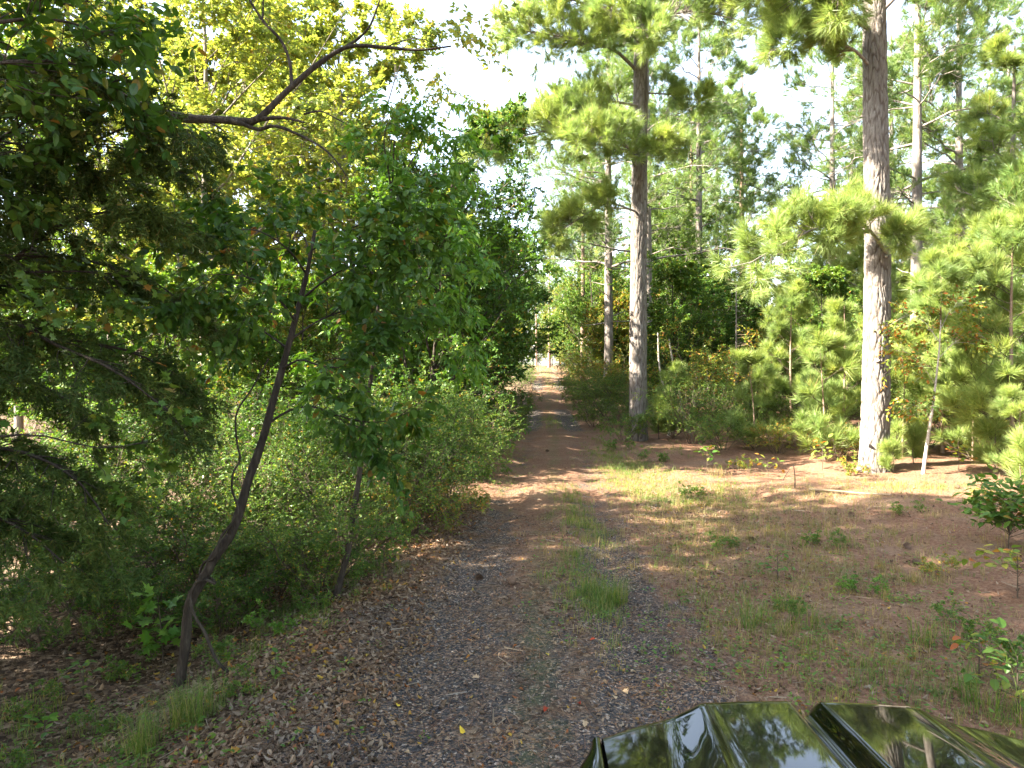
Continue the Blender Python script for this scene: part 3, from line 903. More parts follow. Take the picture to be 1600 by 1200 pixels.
DARK2 = {'leaf_shrub': M_DARK}
MID2 = {'leaf_shrub': M_MID}
GT = 'roadside thicket left of the lane'
for wood, px, d, sc, swap, label in [
    (S1, 700, 11.4, .78, None, 'pale green shrub spilling onto the lane edge'),
    (S3, 655, 11.0, .8, None, 'tall twiggy shrub behind the lane edge spill'),
    (S1, 610, 10.2, .85, None, 'dense small leaved shrub in the middle of the thicket'),
    (S1, 560, 9.2, .85, None, 'small leaved shrub beside the short crooked stem'),
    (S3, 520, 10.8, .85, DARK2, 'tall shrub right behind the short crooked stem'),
    (S1, 470, 9.8, .9, MID2, 'shrub just right of the leaning crooked trunk'),
    (S2, 500, 7.9, .7, None, 'low shrub on the bank in front of the thicket'),
    (S3, 420, 11.5, .85, MID2, 'tall shrub behind the leaning crooked trunk'),
    (S1, 360, 9.5, .9, None, 'bright shrub left of the leaning crooked trunk'),
    (S2, 310, 8.2, .85, None, 'low spreading shrub in the left hollow'),
    (S1, 250, 10, .95, None, 'shrub in the left hollow behind the sassafras'),
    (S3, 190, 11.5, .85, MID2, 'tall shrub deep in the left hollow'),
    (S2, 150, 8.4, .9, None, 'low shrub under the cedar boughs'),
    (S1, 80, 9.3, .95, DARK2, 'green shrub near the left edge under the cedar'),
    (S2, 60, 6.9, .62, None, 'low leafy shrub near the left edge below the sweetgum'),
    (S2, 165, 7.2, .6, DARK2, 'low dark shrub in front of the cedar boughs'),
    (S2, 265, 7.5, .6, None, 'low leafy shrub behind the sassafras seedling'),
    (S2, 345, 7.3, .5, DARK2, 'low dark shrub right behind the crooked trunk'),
    (S1, 430, 8.2, .55, None, 'low shrub between the crooked trunk and the short stem'),
    (S2, 10, 8.2, 1.0, None, 'low shrub cut by the left edge'),
    (S1, -40, 10.5, 1.0, None, 'shrub half outside the left edge'),
    (S2, 640, 9.8, .62, AUT, 'low yellowing shrub at the foot of the lane edge spill'),
    (S1, 730, 14.5, .75, None, 'shaded shrub beyond the lane edge spill'),
    (S2, 765, 18.5, .75, None, 'low dark shrub by the black trunk'),
    (S2, 790, 24, .8, None, 'low shaded shrub further up the left lane edge'),
    (S1, 570, 13, 1.0, None, 'shrub at the back of the thicket'),
    (S1, 440, 14, 1.0, None, 'shrub at the back of the hollow')]:
    wood.put((px - 800) / F * d, d, None, sc, label, GT, swap)

for wood, px, d, sc, swap, label in [
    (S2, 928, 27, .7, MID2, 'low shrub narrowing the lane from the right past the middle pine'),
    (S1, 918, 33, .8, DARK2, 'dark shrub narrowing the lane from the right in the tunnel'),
    (S2, 908, 41, .9, MID2, 'green shrub on the right lane edge at the foot of the rise'),
    (S2, 906, 50, .9, None, 'green shrub on the right lane edge on the rise'),
    (S1, 902, 60, .9, AUT, 'yellowing shrub on the right lane edge near the top'),
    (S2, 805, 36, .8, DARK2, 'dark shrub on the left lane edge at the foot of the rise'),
    (S1, 812, 46, .8, MID2, 'green shrub on the left lane edge on the rise'),
    (S2, 818, 57, .9, None, 'green shrub on the left lane edge near the top'),
    (B3, 780, 50, 1.15, DARK, 'dark tree shading the rise of the lane from the left'),
    (B3, 792, 62, 1.15, MIDG, 'green tree left of the top of the rise')]:
    wood.put((px - 800) / F * d, d, None, sc, label, GT, swap)
# the wood goes on behind and left of the viewer; unseen trees close on the left are added to shade the foreground
GO = 'woodland behind the viewer'
for wood, x, y, sc in [(P1, -9.2, 6.0, .8), (P1, -11.5, 4.0, .85), (P2, -7.2, 4.8, .8), (B1, -9.5, 3.0, .9), (B3, -6.6, 2.4, .9), (B1, -8, -.5, .95), (B2, -12.5, 1.0, .9),
                       (B4, -6.6, 4.4, .95), (B4, -7.3, 6.0, .95), (B4, -8.6, 3.8, 1.1), (B4, -9.2, 7.4, 1.0),
                       (B2, -14, -4, 1.0), (B1, -6, -5, .95), (B1, -19, -6, 1.1), (B2, -2, -13, 1.0), (P3, 17, 9, .9), (P1, 19, 14, .9), (B3, 22, 8, 1.0), (P3, 25, 15, 1.0), (P1, 27, 5, 1.0), (P1, 30, 11, .9), (B3, 32, 2, 1.1), (P3, 36, 8, 1.1), (P1, 38, 16, 1.0), (B3, 28, -3, 1.0), (P1, 24, 0, 1.0), (P3, 42, 0, 1.1), (S1, 16.5, 11, 1.0), (S1, 19, 5, 1.0), (S3, 23, 11.5, 1.0), (S3, 27, 9, 1.0), (P1, 9, -8, 1.0), (P1, 16, -3, 1.0), (P2, 13, 3, 1.0), (B1, 4, -14, 1.0), (P3, 18, 6, 1.0), (P1, 22, 12, 1.0)]:
    wood.put(x, y, None, sc, KINDL.get(wood, 'far tall pine').replace('far ', '') + ' of the wood around the viewer', GO)

def place(q, d):
    for lim, w in ((0, 'outside the left edge'), (150, 'behind the cedar'), (330, 'left of the forked limb'), (480, 'behind the crooked tree'), (640, 'behind the young oak'), (800, 'behind the dark lane trees'), (900, 'near the lane end'),
                   (1060, 'behind the middle pine'), (1200, 'behind the slender reddish pine'), (1340, 'below the sky gap'), (1440, 'behind the thick pine'), (1600, 'behind the pale sapling'), (9e9, 'outside the right edge')):
        if q < lim: break
    return (' close ' if d < 42 else ' in front row ' if d < 58 else ' in middle row ' if d < 80 else ' in last row ') + w
# far wood, both sides, trees that nothing tells apart
GF = 'far trees closing the view'
k = 0
for d in (46, 54, 62, 72, 84, 98, 115):
    for px in np.arange(-150, 1800, 2600 / d * 1.15):
        q = px + rng.uniform(-25, 25); dd = d * rng.uniform(.94, 1.06); x = (q - 800) / F * dd
        if abs(x - road_x(dd)) < 4.0 or (44 < dd < 82 and -24 < x < road_x(dd)): continue
        left = q < 800
        if left: wood = (B1, B2, B3)[rng.integers(0, 3)]
        else: wood = (B3, P3, B3, P2, B4)[rng.integers(0, 5)]
        sc = rng.uniform(.75, 1.05) * (1.0 if wood in (B3, B4) else .85)
        if 1170 < q < 1300: sc *= .6
        if 640 < q < 800: sc *= .6
        wood.put(x, dd, None, sc, KINDL[wood] + place(q, dd), GF + (' left' if left else ' right'), None)
for d in (30, 40, 52):
    for px in np.arange(-100, 1750, 1700 / d):
        q = px + rng.uniform(-20, 20); dd = d * rng.uniform(.94, 1.06); x = (q - 800) / F * dd
        if abs(x - road_x(dd)) < 2.6: continue
        wood = (S1, S3, B4)[rng.integers(0, 3)]
        au = rng.random() < .25
        wood.put(x, dd, None, rng.uniform(.9, 1.3) * (.7 if wood is B4 else 1), ('yellowing ' if au else 'green ') + KINDL[wood].replace('far ', '') + place(q, dd), 'undergrowth deep in the wood', AUT if au else None)

# ------------------------------------------------------------------ the two near pines
def bark_trunk(name, parent, pts, rad, rings, sides, plate=(9, .17), depth=.016):
    """trunk with real bark plates: cellular plates standing proud of the cracks"""
    P = resample(pts, rings)
    ln = np.concatenate([[0], np.cumsum(np.linalg.norm(np.diff(P, axis=0), axis=1))])
    r = np.interp(ln / ln[-1], np.linspace(0, 1, len(rad)), rad)
    th = np.arange(sides) * 2 * math.pi / sides
    u = (th / (2 * math.pi) * plate[0])[None, :] + np.zeros((rings, 1)); v = (ln / plate[1])[:, None] + np.zeros((1, sides))
    u = u + .35 * np.sin(v * 1.3 + .7 * np.sin(v * .37)) ; v = v + .5 * np.sin(u * 2 * math.pi / plate[0] * 4) + .3 * np.sin(u * 2 * math.pi / plate[0] * 7 + v * .3)
    iu, iv = np.floor(u).astype(int), np.floor(v).astype(int)
    g = np.random.default_rng(5); J = g.uniform(0, 1, (plate[0], int(iv.max()) + 6, 3))
    f1 = np.full(u.shape, 9.0); f2 = f1.copy(); hgt = np.zeros(u.shape)
    for du in (-1, 0, 1):
        for dv in (-1, 0, 1):
            cu, cv = iu + du, iv + dv
            jj = J[cu % plate[0], np.clip(cv + 2, 0, J.shape[1] - 1)]
            dd = np.hypot(cu + jj[..., 0] - u, (cv + jj[..., 1] - v))
            closer = dd < f1
            f2 = np.where(closer, f1, np.minimum(f2, dd)); hgt = np.where(closer, jj[..., 2], hgt); f1 = np.minimum(f1, dd)
    disp = depth * sm((f2 - f1) / .28) * (.65 + .5 * hgt) + rng.normal(0, depth * .09, u.shape)
    rr = r[:, None] * (1 + .03 * np.sin(2 * th + .4)[None] + .02 * np.sin(3 * th + ln[:, None] * .5)) + disp
    flare = 1 + .35 * np.exp(-ln / .25)[:, None] * (.6 + .4 * np.sin(5 * th + 1)[None])
    rr = rr * flare
    V = P[:, None, :] + rr[:, :, None] * np.stack([np.cos(th), np.sin(th), np.zeros(sides)], -1)[None]
    idx = np.arange(rings * sides).reshape(rings, sides); j = np.roll(np.arange(sides), -1)
    q = np.stack([idx[:-1], idx[:-1][:, j], idx[1:][:, j], idx[1:]], -1).reshape(-1, 4)
    o = MB().add(V, q).build(name, M_PLATE, parent, np.array(parent.location), smooth=True)
    at_ = o.data.attributes.new('plate', 'FLOAT', 'POINT'); at_.data.foreach_set('value', sm((f2 - f1) / .34).astype(np.float32).ravel())
    return o


def pine_limbs(root, limbs, mat, n_obj, trunk_pts=None, per=(9, 5), extra=None, dens=1.0, t0=.3):
    """each limb: (polyline world pts, base radius, twig length)"""
    origin = np.array(root.location); pos, dirs = [], []
    for pts, r0, tl in limbs:
        P = resample(pts, 12)[None]; L = np.array([np.linalg.norm(np.diff(P[0], axis=0), axis=1).sum()])
        RT = radii([r0], 12, .2)
        b = MB().add(*tubes(P, RT, 7))
        n1 = max(3, int(per[0] * L[0] * dens))
        P2, L2, r2 = spawn(P, np.array([tl / .5]), n1, t0, 1.0, .85, .5, .12, 5, (0, 0, .05), .05, .1, Rp=RT, rr=.5)
        R2 = radii(np.maximum(r2, .006), 5); b.add(*tubes(P2, R2, 4))
        P3, L3, r3 = spawn(P2, L2, per[1], .25, 1, .65, .5, .15, 4, (0, 0, .12), .05, .3, Rp=R2, rr=.6)
        b.add(*tubes(P3, radii(np.maximum(r3, .004), 4), 3))
        b.build('limb', M_PBARK, root, origin, smooth=True)
        pos += [P3[:, -1], P3[:, 2], P2[:, -1]]; dirs += [P3[:, -1] - P3[:, -2], P3[:, 2] - P3[:, 1], P2[:, -1] - P2[:, -2]]
    pos = np.concatenate(pos); D = nrm(np.concatenate(dirs)); D = nrm(D + rng.normal(0, .3, D.shape) + np.array([0, 0, .2]))
    pieces(root, TUFTS_FINE, pos, tuft_frames(D, .85, 1.3), mat, n_obj, 'needle_tuft', 'needles')


def limb_set(x, y, z0, z1, n, reach, rad):
    """ordinary limbs of the crown above the picture"""
    out = []
    for i in range(n):
        t = (i + rng.random()) / n; z = z0 + (z1 - z0) * t; a = i * 2.4 + rng.uniform(-.3, .3)
        l = reach * (1 - .7 * t**1.4) * rng.uniform(.7, 1.15)
        c, s = math.cos(a), math.sin(a)
        if t < .55 and c < -.45: continue                # low sunward limbs left out so sunlight reaches the trunk
        out.append((np.array([(x, y, z), (x + c * l * .4, y + s * l * .4, z + .1 * l), (x + c * l * .75, y + s * l * .75, z + .06 * l), (x + c * l, y + s * l, z + .12 * l)]), rad * (1 - .5 * t), .8))
    return out

dA = 15.0; xA = (1367 - 800) / F * dA
rootA = thing('pine_tree', (xA, dA, gz1(xA, dA)), 'thickest pine, sunlit plated trunk at the edge of the pine straw clearing', 'tree', 'near pines')
ptsA = np.array([at(1366, 745, dA), at(1369, 600, dA), at(1371, 400, dA), at(1368, 200, dA), at(1366, 0, dA), at(1364, -250, dA), at(1362, -600, dA)])
ptsA[0, 2] = gz1(xA, dA) - .15
bark_trunk('trunk', rootA, ptsA, [.275, .25, .23, .215, .195, .165, .11], 480, 110, (17, .36), .024)
kn = MB()
for px, py, s in ((1372, 563, .05), (1386, 400, .04), (1352, 690, .035)):
    c = at(px, py, dA - .29)
    kn.add(*tubes(np.array([[c + (0, .06, 0), c + (0, 0, -.005), c + (.01, -.035, -.02)]]), np.array([[s, s * .8, s * .3]]), 8))
kn.build('branch_stub', M_PBARK, rootA, np.array(rootA.location), smooth=True)
limbsA = [
    (line((1358, 45, 14.9), (1310, 18, 14.6), (1240, -5, 14.2), (1150, -60, 13.8)), .05, .75),
    (line((1358, 102, 14.9), (1335, 78, 14.7), (1305, 68, 14.5), (1255, 62, 14.3), (1215, 75, 14.1)), .035, .35),
    (line((1385, 395, 14.75), (1350, 352, 14.2), (1290, 352, 13.6), (1225, 380, 13.1), (1170, 412, 12.8)), .035, .55),
    (line((1380, 385, 14.7), (1395, 362, 14.3), (1415, 360, 14.0)), .022, .35),
    (line((1375, 20, 14.9), (1430, -30, 14.5), (1500, -60, 14.0)), .045, .8),
    (line((1362, 5, 14.7), (1330, -15, 13.9), (1300, 5, 13.2)), .035, .6),
]
zt = at(0, -30, dA)[2]
limbsA += limb_set(xA, dA, zt + .3, zt + 8, 30, 4.6, .06)
pine_limbs(rootA, limbsA, M_PINEB, 300, per=(13, 6), t0=.15)

dB = 22.0; xB = (999 - 800) / F * dB
rootB = thing('pine_tree', (xB, dB, gz1(xB, dB)), 'middle pine beside the lane with bright boughs reaching left over it', 'tree', 'near pines')
ptsB = np.array([at(997, 690, dB), at(997, 500, dB), at(999, 300, dB), at(1002, 80, dB), at(1004, -150, dB), at(1005, -420, dB)])
ptsB[0, 2] = gz1(xB, dB) - .15
bark_trunk('trunk', rootB, ptsB, [.265, .235, .215, .19, .15, .08], 360, 80, (15, .38), .024)
limbsB = [
    (line((997, 112, 21.9), (960, 78, 21.6), (905, 62, 21.2), (845, 52, 20.8), (795, 45, 20.5)), .06, .85),
    (line((1000, 35, 21.8), (940, 15, 21.4), (870, -10, 21), (800, -40, 20.6)), .06, .9),
    (line((995, 165, 21.8), (940, 158, 21.4), (900, 170, 21), (862, 182, 20.7)), .045, .6),
    (line((996, 215, 21.8), (930, 190, 20.9), (850, 205, 20.2), (790, 220, 19.7), (745, 240, 19.4)), .05, .75),
    (line((992, 260, 21.7), (985, 235, 20.8), (940, 215, 20), (900, 225, 19.4)), .04, .7),
    (line((1003, 245, 21.7), (1025, 225, 20.8), (1050, 232, 20.3)), .03, .5),
    (line((992, 330, 21.8), (950, 318, 21.0), (900, 345, 20.4), (850, 375, 20)), .035, .55),
    (line((1006, 145, 22), (1050, 148, 21.8), (1100, 158, 21.5)), .03, .4),
    (line((1004, 60, 21.8), (1060, 20, 21.2), (1130, 25, 20.6), (1200, 50, 20.2)), .05, .85),
    (line((1002, 90, 21.7), (1000, 60, 20.6), (1010, 45, 19.6)), .04, .7),
    (line((1002, 20, 21.7), (960, 5, 20.8), (955, 20, 20)), .04, .8),
    (line((1004, -10, 22), (1080, -40, 22.3), (1150, -20, 22.6)), .05, .9),
]
zt = at(0, -30, dB)[2]
limbsB += limb_set(xB, dB, zt, zt + 7, 24, 4.6, .055)
pine_limbs(rootB, limbsB, M_PINEB, 300, per=(14, 6), t0=.2)

# ------------------------------------------------------------------ leaning crooked tree on the left bank
def hand_tree(root, trunk, limbs, bark, leafmat, leaf, size, per=(5, 4), nl=8, n_obj=150, tl=.9, droop=-.45, name='leaf', rest='crown', up=.05, keep=None, t0=.25):
    origin = np.array(root.location)
    if trunk is not None:
        P = resample(trunk[0], 40)[None]
        rad = np.interp(np.linspace(0, 1, 40), np.linspace(0, 1, len(trunk[1])), trunk[1])
        rad = rad * (1 + .06 * np.sin(np.arange(40) * 1.7))
        MB().add(*tubes(P, rad[None], 14)).build('trunk', bark, root, origin, smooth=True)
    tw = []
    for pts, r0 in limbs:
        P = resample(pts, 14)[None]; L = np.array([np.linalg.norm(np.diff(P[0], axis=0), axis=1).sum()])
        RT = radii([r0], 14, .25); b = MB().add(*tubes(P, RT, 7))
        n1 = max(3, int(per[0] * L[0]))
        P2, L2, r2 = spawn(P, np.array([tl / .5]), n1, t0, 1, .9, .5, up, 5, (0, 0, -.12), .05, .2, Rp=RT, rr=.5)
        R2 = radii(np.maximum(r2, .003), 5, .3); b.add(*tubes(P2, R2, 4))
        P3, L3, r3 = spawn(P2, L2, per[1], .2, 1, .8, .5, 0, 4, (0, 0, -.2), .05, .3, Rp=R2, rr=.6)
        b.add(*tubes(P3, radii(np.maximum(r3, .0018), 4), 3))
        b.build('branch', bark, root, origin, smooth=True); tw.append(P3)
    P3 = np.concatenate(tw)
    pos, M = leaves_on(P3, nl, .1, .85, droop, 1.0, .4, size)
    pieces(root, [leaf], pos, M, leafmat, n_obj, name, rest)

dC = 5.9
bx, by, _ = at(280, 1065, dC)
rootC = thing('crooked_tree', (bx, by, gz1(bx, by)), 'small tree with a crooked dark trunk leaning right over the left bank', 'tree')
tr = line((277, 1075, 5.9), (290, 1005, 5.9), (297, 940, 5.92), (324, 893, 5.94), (336, 868, 5.95), (358, 840, 5.97), (376, 793, 6.0), (388, 750, 6.03), (402, 712, 6.06), (416, 668, 6.1), (427, 625, 6.13), (440, 580, 6.17), (452, 535, 6.2), (465, 485, 6.25), (480, 425, 6.3), (492, 360, 6.35))
tr[0, 2] = gz1(bx, by) - .08
limbsC = [
    (line((422, 660, 6.1), (450, 642, 6.1), (485, 635, 6.1), (530, 650, 6.15), (590, 660, 6.2), (650, 640, 6.3)), .011),
    (line((442, 575, 6.15), (470, 562, 6.1), (500, 572, 6.05), (545, 572, 6.0), (600, 545, 6.0)), .011),
    (line((460, 500, 6.2), (420, 450, 5.9), (370, 430, 5.5), (310, 430, 5.2)), .011),
    (line((468, 470, 6.2), (520, 430, 6.0), (590, 400, 5.8), (650, 390, 5.7)), .011),
    (line((480, 430, 6.3), (450, 390, 6.1), (400, 360, 5.9), (340, 365, 5.7)), .011),
    (line((488, 390, 6.3), (540, 360, 6.2), (600, 340, 6.1), (660, 330, 6.0)), .011),
    (line((455, 530, 6.2), (500, 500, 6.5), (560, 480, 6.9), (630, 470, 7.2)), .011),
    (line((450, 545, 6.2), (400, 510, 6.5), (350, 490, 6.9)), .011),
    (line((485, 410, 6.3), (475, 370, 6.6), (440, 340, 6.9)), .011),
]
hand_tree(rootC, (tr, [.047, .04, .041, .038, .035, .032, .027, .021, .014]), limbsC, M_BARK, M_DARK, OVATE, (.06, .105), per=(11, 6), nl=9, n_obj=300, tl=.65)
vine_root = at(365, 1088, 5.75)
vr = thing('climbing_vine', (vine_root[0], vine_root[1], gz1(vine_root[0], vine_root[1])), 'dark woody vine coiling round the crooked trunk above the left bank', 'vine')
vp = line((366, 1090, 5.75), (345, 1040, 5.75), (318, 985, 5.78), (303, 960, 5.8), (298, 925, 5.84), (318, 905, 5.83), (336, 912, 5.84), (332, 905, 5.9), (312, 895, 6.0), (318, 880, 5.98), (334, 872, 5.88), (345, 840, 5.9), (372, 800, 5.9), (362, 760, 5.9), (366, 735, 5.9), (374, 722, 5.9), (370, 690, 5.9), (370, 645, 5.95), (392, 610, 6.05), (420, 560, 6.1))
vp[0, 2] = gz1(vine_root[0], vine_root[1]) - .03
MB().add(*tubes(resample(vp, 90)[None], np.linspace(.014, .007, 90)[None], 8)).build('stem', M_BARK, vr, np.array(vr.location), smooth=True)

# second tree: brighter drooping leaves right of the crooked trunk
bx, by, _ = at(548, 905, 7.4)
rootS = thing('sapling_tree', (bx, by, gz1(bx, by)), 'young oak with bright drooping leaves arching toward the lane', 'tree')
tr2 = line((522, 985, 7.3), (528, 920, 7.35), (546, 850, 7.4), (552, 800, 7.45), (562, 740, 7.5), (566, 660, 7.5), (580, 590, 7.55), (588, 500, 7.6), (602, 400, 7.6), (612, 300, 7.6), (616, 220, 7.6))
b0 = tr2[0]; rootS.location = (b0[0], b0[1], gz1(b0[0], b0[1])); tr2[0, 2] = gz1(b0[0], b0[1]) - .06
limbsS = [
    (line((588, 500, 7.6), (640, 450, 7.4), (700, 430, 7.2), (740, 440, 7.1)), .016),
    (line((598, 420, 7.6), (650, 360, 7.3), (710, 340, 7.1)), .016),
    (line((605, 360, 7.6), (640, 300, 7.7), (690, 260, 7.8), (725, 255, 7.9)), .016),
    (line((612, 300, 7.6), (606, 260, 7.5), (600, 220, 7.4), (605, 190, 7.4)), .014),
    (line((580, 540, 7.6), (630, 520, 7.4), (690, 510, 7.3), (730, 530, 7.2)), .014),
    (line((596, 440, 7.6), (560, 410, 7.5), (530, 400, 7.4)), .014),
    (line((612, 300, 7.6), (650, 240, 7.6), (670, 200, 7.6)), .012),
    (line((575, 580, 7.55), (530, 560, 7.6), (490, 570, 7.7)), .012),
]
hand_tree(rootS, (tr2, [.034, .03, .026, .018, .014, .011, .008]), limbsS, M_BARK, M_BRIGHT, LANCE, (.09, .15), per=(9, 6), nl=8, n_obj=300, tl=.6, droop=-.6)

# tree with the long bare limb
dR = 9.0
bx = at(-110, 560, dR)[0]
rootR = thing('hardwood_tree', (bx, dR, gz1(bx, dR)), 'hardwood with one long dark bare limb reaching right across the canopy', 'tree')
tr3 = np.array([(bx, dR, gz1(bx, dR) - .1), at(-112, 600, dR), at(-108, 400, dR), at(-100, 250, dR), at(-90, 100, dR), at(-85, -60, dR), at(-80, -250, dR)])
P = resample(tr3, 30)[None]
MB().add(*tubes(P, np.linspace(.17, .07, 30)[None], 12)).build('trunk', M_BARK, rootR, np.array(rootR.location), smooth=True)
limb_pts = [
    ((line((-96, 60, 9.0), (20, 100, 9.0), (110, 128, 9.0), (180, 148, 8.9), (235, 172, 8.8), (290, 185, 8.7), (345, 187, 8.6), (402, 187, 8.5), (432, 158, 8.5), (455, 136, 8.5), (500, 98, 8.5), (540, 74, 8.5), (600, 74, 8.4), (660, 78, 8.3), (705, 72, 8.3))), .10, .010),
    ((line((456, 135, 8.5), (452, 95, 8.5), (440, 65, 8.5), (412, 34, 8.5), (390, 0, 8.5), (370, -40, 8.5))), .022, .01),
    ((line((345, 187, 8.6), (375, 192, 8.5), (403, 202, 8.5), (425, 197, 8.4), (470, 212, 8.3), (515, 240, 8.2), (545, 280, 8.1))), .03, .006),
    ((line((402, 187, 8.5), (440, 184, 8.4), (475, 191, 8.3))), .03, .012),
    ((line((541, 74, 8.5), (560, 60, 8.5), (575, 45, 8.4), (590, 10, 8.4), (605, -40, 8.4))), .018, .006),
    ((line((318, 187, 8.65), (335, 195, 8.6), (352, 206, 8.55))), .02, .01),
    ((line((410, 35, 8.5), (411, 10, 8.5), (412, -30, 8.5))), .012, .006),
    ((line((475, 178, 8.4), (500, 174, 8.3), (525, 185, 8.2), (560, 205, 8.1))), .012, .004),
]
for pts, r0, r1 in limb_pts:
    Pm = resample(pts, 50)[None]; rr_ = np.linspace(r0, r1, 50)[None] * (1 + .08 * np.sin(np.arange(50) * .9))[None]
    b = MB().add(*tubes(Pm, rr_, 9))
    P2, L2, r2 = spawn(Pm, np.array([1.0]), 7, .45, 1, .8, .5, .1, 5, (0, 0, -.05), .06, .3, Rp=rr_, rr=.3)
    b.add(*tubes(P2, radii(np.maximum(r2 * .6, .003), 5), 4))
    b.build('limb', M_BARK, rootR, np.array(rootR.location), smooth=True)
tops = []
for i in range(14):
    a = rng.uniform(0, 6.28); z = rng.uniform(at(0, 120, dR)[2], at(0, -250, dR)[2]); l = rng.uniform(1.6, 3.0)
    c0 = np.array([bx + .1, dR, z]); tops.append((np.array([c0, c0 + (math.cos(a) * l * .5, math.sin(a) * l * .5, .4), c0 + (math.cos(a) * l, math.sin(a) * l, .6)]), .03))
tops.append((line((600, 74, 8.4), (650, 60, 8.3), (720, 90, 8.2)), .008))
hand_tree(rootR, None, tops, M_BARK, M_YEL, LEAF, (.07, .11), per=(7, 6), nl=9, n_obj=80, tl=.9, droop=-.2)

# ------------------------------------------------------------------ cedar boughs at the left edge
def make_cedar(x, y, boughs, label):
    root = thing('cedar_tree', (x, y, gz1(x, y)), label, 'tree')
    o = np.array(root.location)
    P = np.array([[(x, y, o[2] - .1), (x + .03, y, o[2] + 2), (x, y + .05, o[2] + 4.5), (x, y, o[2] + 7.5)]])
    MB().add(*tubes(resample(P[0], 14)[None], np.linspace(.13, .03, 14)[None], 10)).build('trunk', M_BARKR, root, o, smooth=True)
    spr = MB()
    for pts in boughs:
        Pb = resample(pts, 14)[None]; L = np.array([np.linalg.norm(np.diff(Pb[0], axis=0), axis=1).sum()])
        RT = radii([.022], 14, .2); b = MB().add(*tubes(Pb, RT, 6))
        Q2, L2, r2 = spawn(Pb, np.array([1.1]), int(15 * L[0]), .2, 1, .8, .5, -.05, 5, (0, 0, -.22), .05, .3, Rp=RT, rr=.5, flat=True)
        R2 = radii(np.maximum(r2, .003), 5); b.add(*tubes(Q2, R2, 4))
        Q3, L3, r3 = spawn(Q2, L2, 7, .15, 1, .65, .42, -.05, 4, (0, 0, -.25), .06, .3, Rp=R2, rr=.6)
        b.add(*tubes(Q3, radii(np.maximum(r3, .0015), 4), 3))
        b.build('bough', M_BARK, root, o, smooth=True)
        Q4, L4, _ = spawn(Q3, L3, 7, .1, 1, .6, .55, -.02, 3, (0, 0, -.15), .05, .3)
        n = 10
        p, M = leaves_on(Q4, n, .05, .55, -.1, .6, .35, (.028, .055))
        spr.add(*merge(SCALE, M, p))
    c = spr.build('sprays', M_CEDAR, root, o); c['kind'] = 'stuff'
    return root
SCALE = arr([(-.11, 0, 0), (.11, 0, 0), (0, 1, .02)], [(0, 1, 2)])
make_cedar(-4.35, 5.0, [
    line((-160, 330, 5.0), (0, 300, 4.8), (130, 230, 4.7), (230, 190, 4.7), (290, 195, 4.7)),
    line((-160, 420, 5.0), (0, 360, 4.9), (130, 290, 4.9), (240, 260, 5.0), (315, 250, 5.1)),
    line((-160, 300, 5.0), (-20, 230, 4.5), (90, 160, 4.3), (200, 120, 4.2)),
    line((-160, 480, 5.0), (0, 420, 4.8), (120, 340, 4.7), (220, 330, 4.7), (300, 350, 4.7)),
    line((-160, 620, 5.0), (0, 500, 4.9), (90, 540, 4.8), (180, 580, 4.7), (260, 640, 4.7)),
    line((-160, 820, 5.0), (-20, 700, 4.8), (60, 715, 4.7), (130, 760, 4.6), (170, 820, 4.6)),
    line((-160, 880, 5.0), (-40, 800, 4.6), (40, 830, 4.5), (100, 880, 4.5)),
    line((-160, 400, 5.0), (-20, 380, 5.3), (100, 400, 5.5), (220, 430, 5.6), (300, 480, 5.7)),
    line((-160, 540, 5.0), (-30, 520, 5.2), (100, 530, 5.4), (230, 560, 5.5), (310, 620, 5.6)),
    line((-160, 250, 5.0), (-40, 160, 5.0), (60, 110, 5.2), (150, 90, 5.4)),
    line((-160, 560, 5.0), (-60, 560, 5.6), (60, 600, 6.0), (160, 660, 6.2)),
], 'dark feathery cedar reaching in from the left edge of the picture')

# elm bough top left and sweetgum bough mid left come from trunks just outside the frame
rootE = thing('elm_tree', (-3.9, 3.4, gz1(-3.9, 3.4)), 'elm with large dark leaves hanging into the top left corner', 'tree')
trE = np.array([(-3.9, 3.4, gz1(-3.9, 3.4) - .1), (-3.85, 3.4, 1.5), (-3.8, 3.45, 3.2), (-3.7, 3.5, 5.0), (-3.6, 3.5, 6.5)])
hand_tree(rootE, (trE, [.09, .07, .05, .03, .02]), [
    (line((-180, 60, 3.5), (-40, 40, 3.6), (80, 30, 3.8), (190, 60, 4.0)), .016),
    (line((-180, 150, 3.5), (-60, 110, 3.6), (40, 95, 3.8), (140, 105, 4.0), (215, 130, 4.2)), .014),
    (line((-180, -40, 3.5), (-60, -60, 3.7), (60, -40, 4.0), (170, -20, 4.3)), .016),
    (line((-180, 300, 3.5), (-90, 260, 3.8), (0, 250, 4.2), (80, 260, 4.5)), .014),
], M_BARK, M_DARK, OVATE, (.055, .09), per=(10, 5), nl=8, n_obj=300, tl=.6, droop=-.35)
rootG = thing('sweetgum_tree', (-4.3, 4.6, gz1(-4.3, 4.6)), 'sweetgum with flat layers of starry leaves at the left edge below the cedar', 'tree')
trG = np.array([(-4.3, 4.6, gz1(-4.3, 4.6) - .1), (-4.25, 4.6, 1.5), (-4.2, 4.6, 3.0), (-4.2, 4.7, 4.6)])
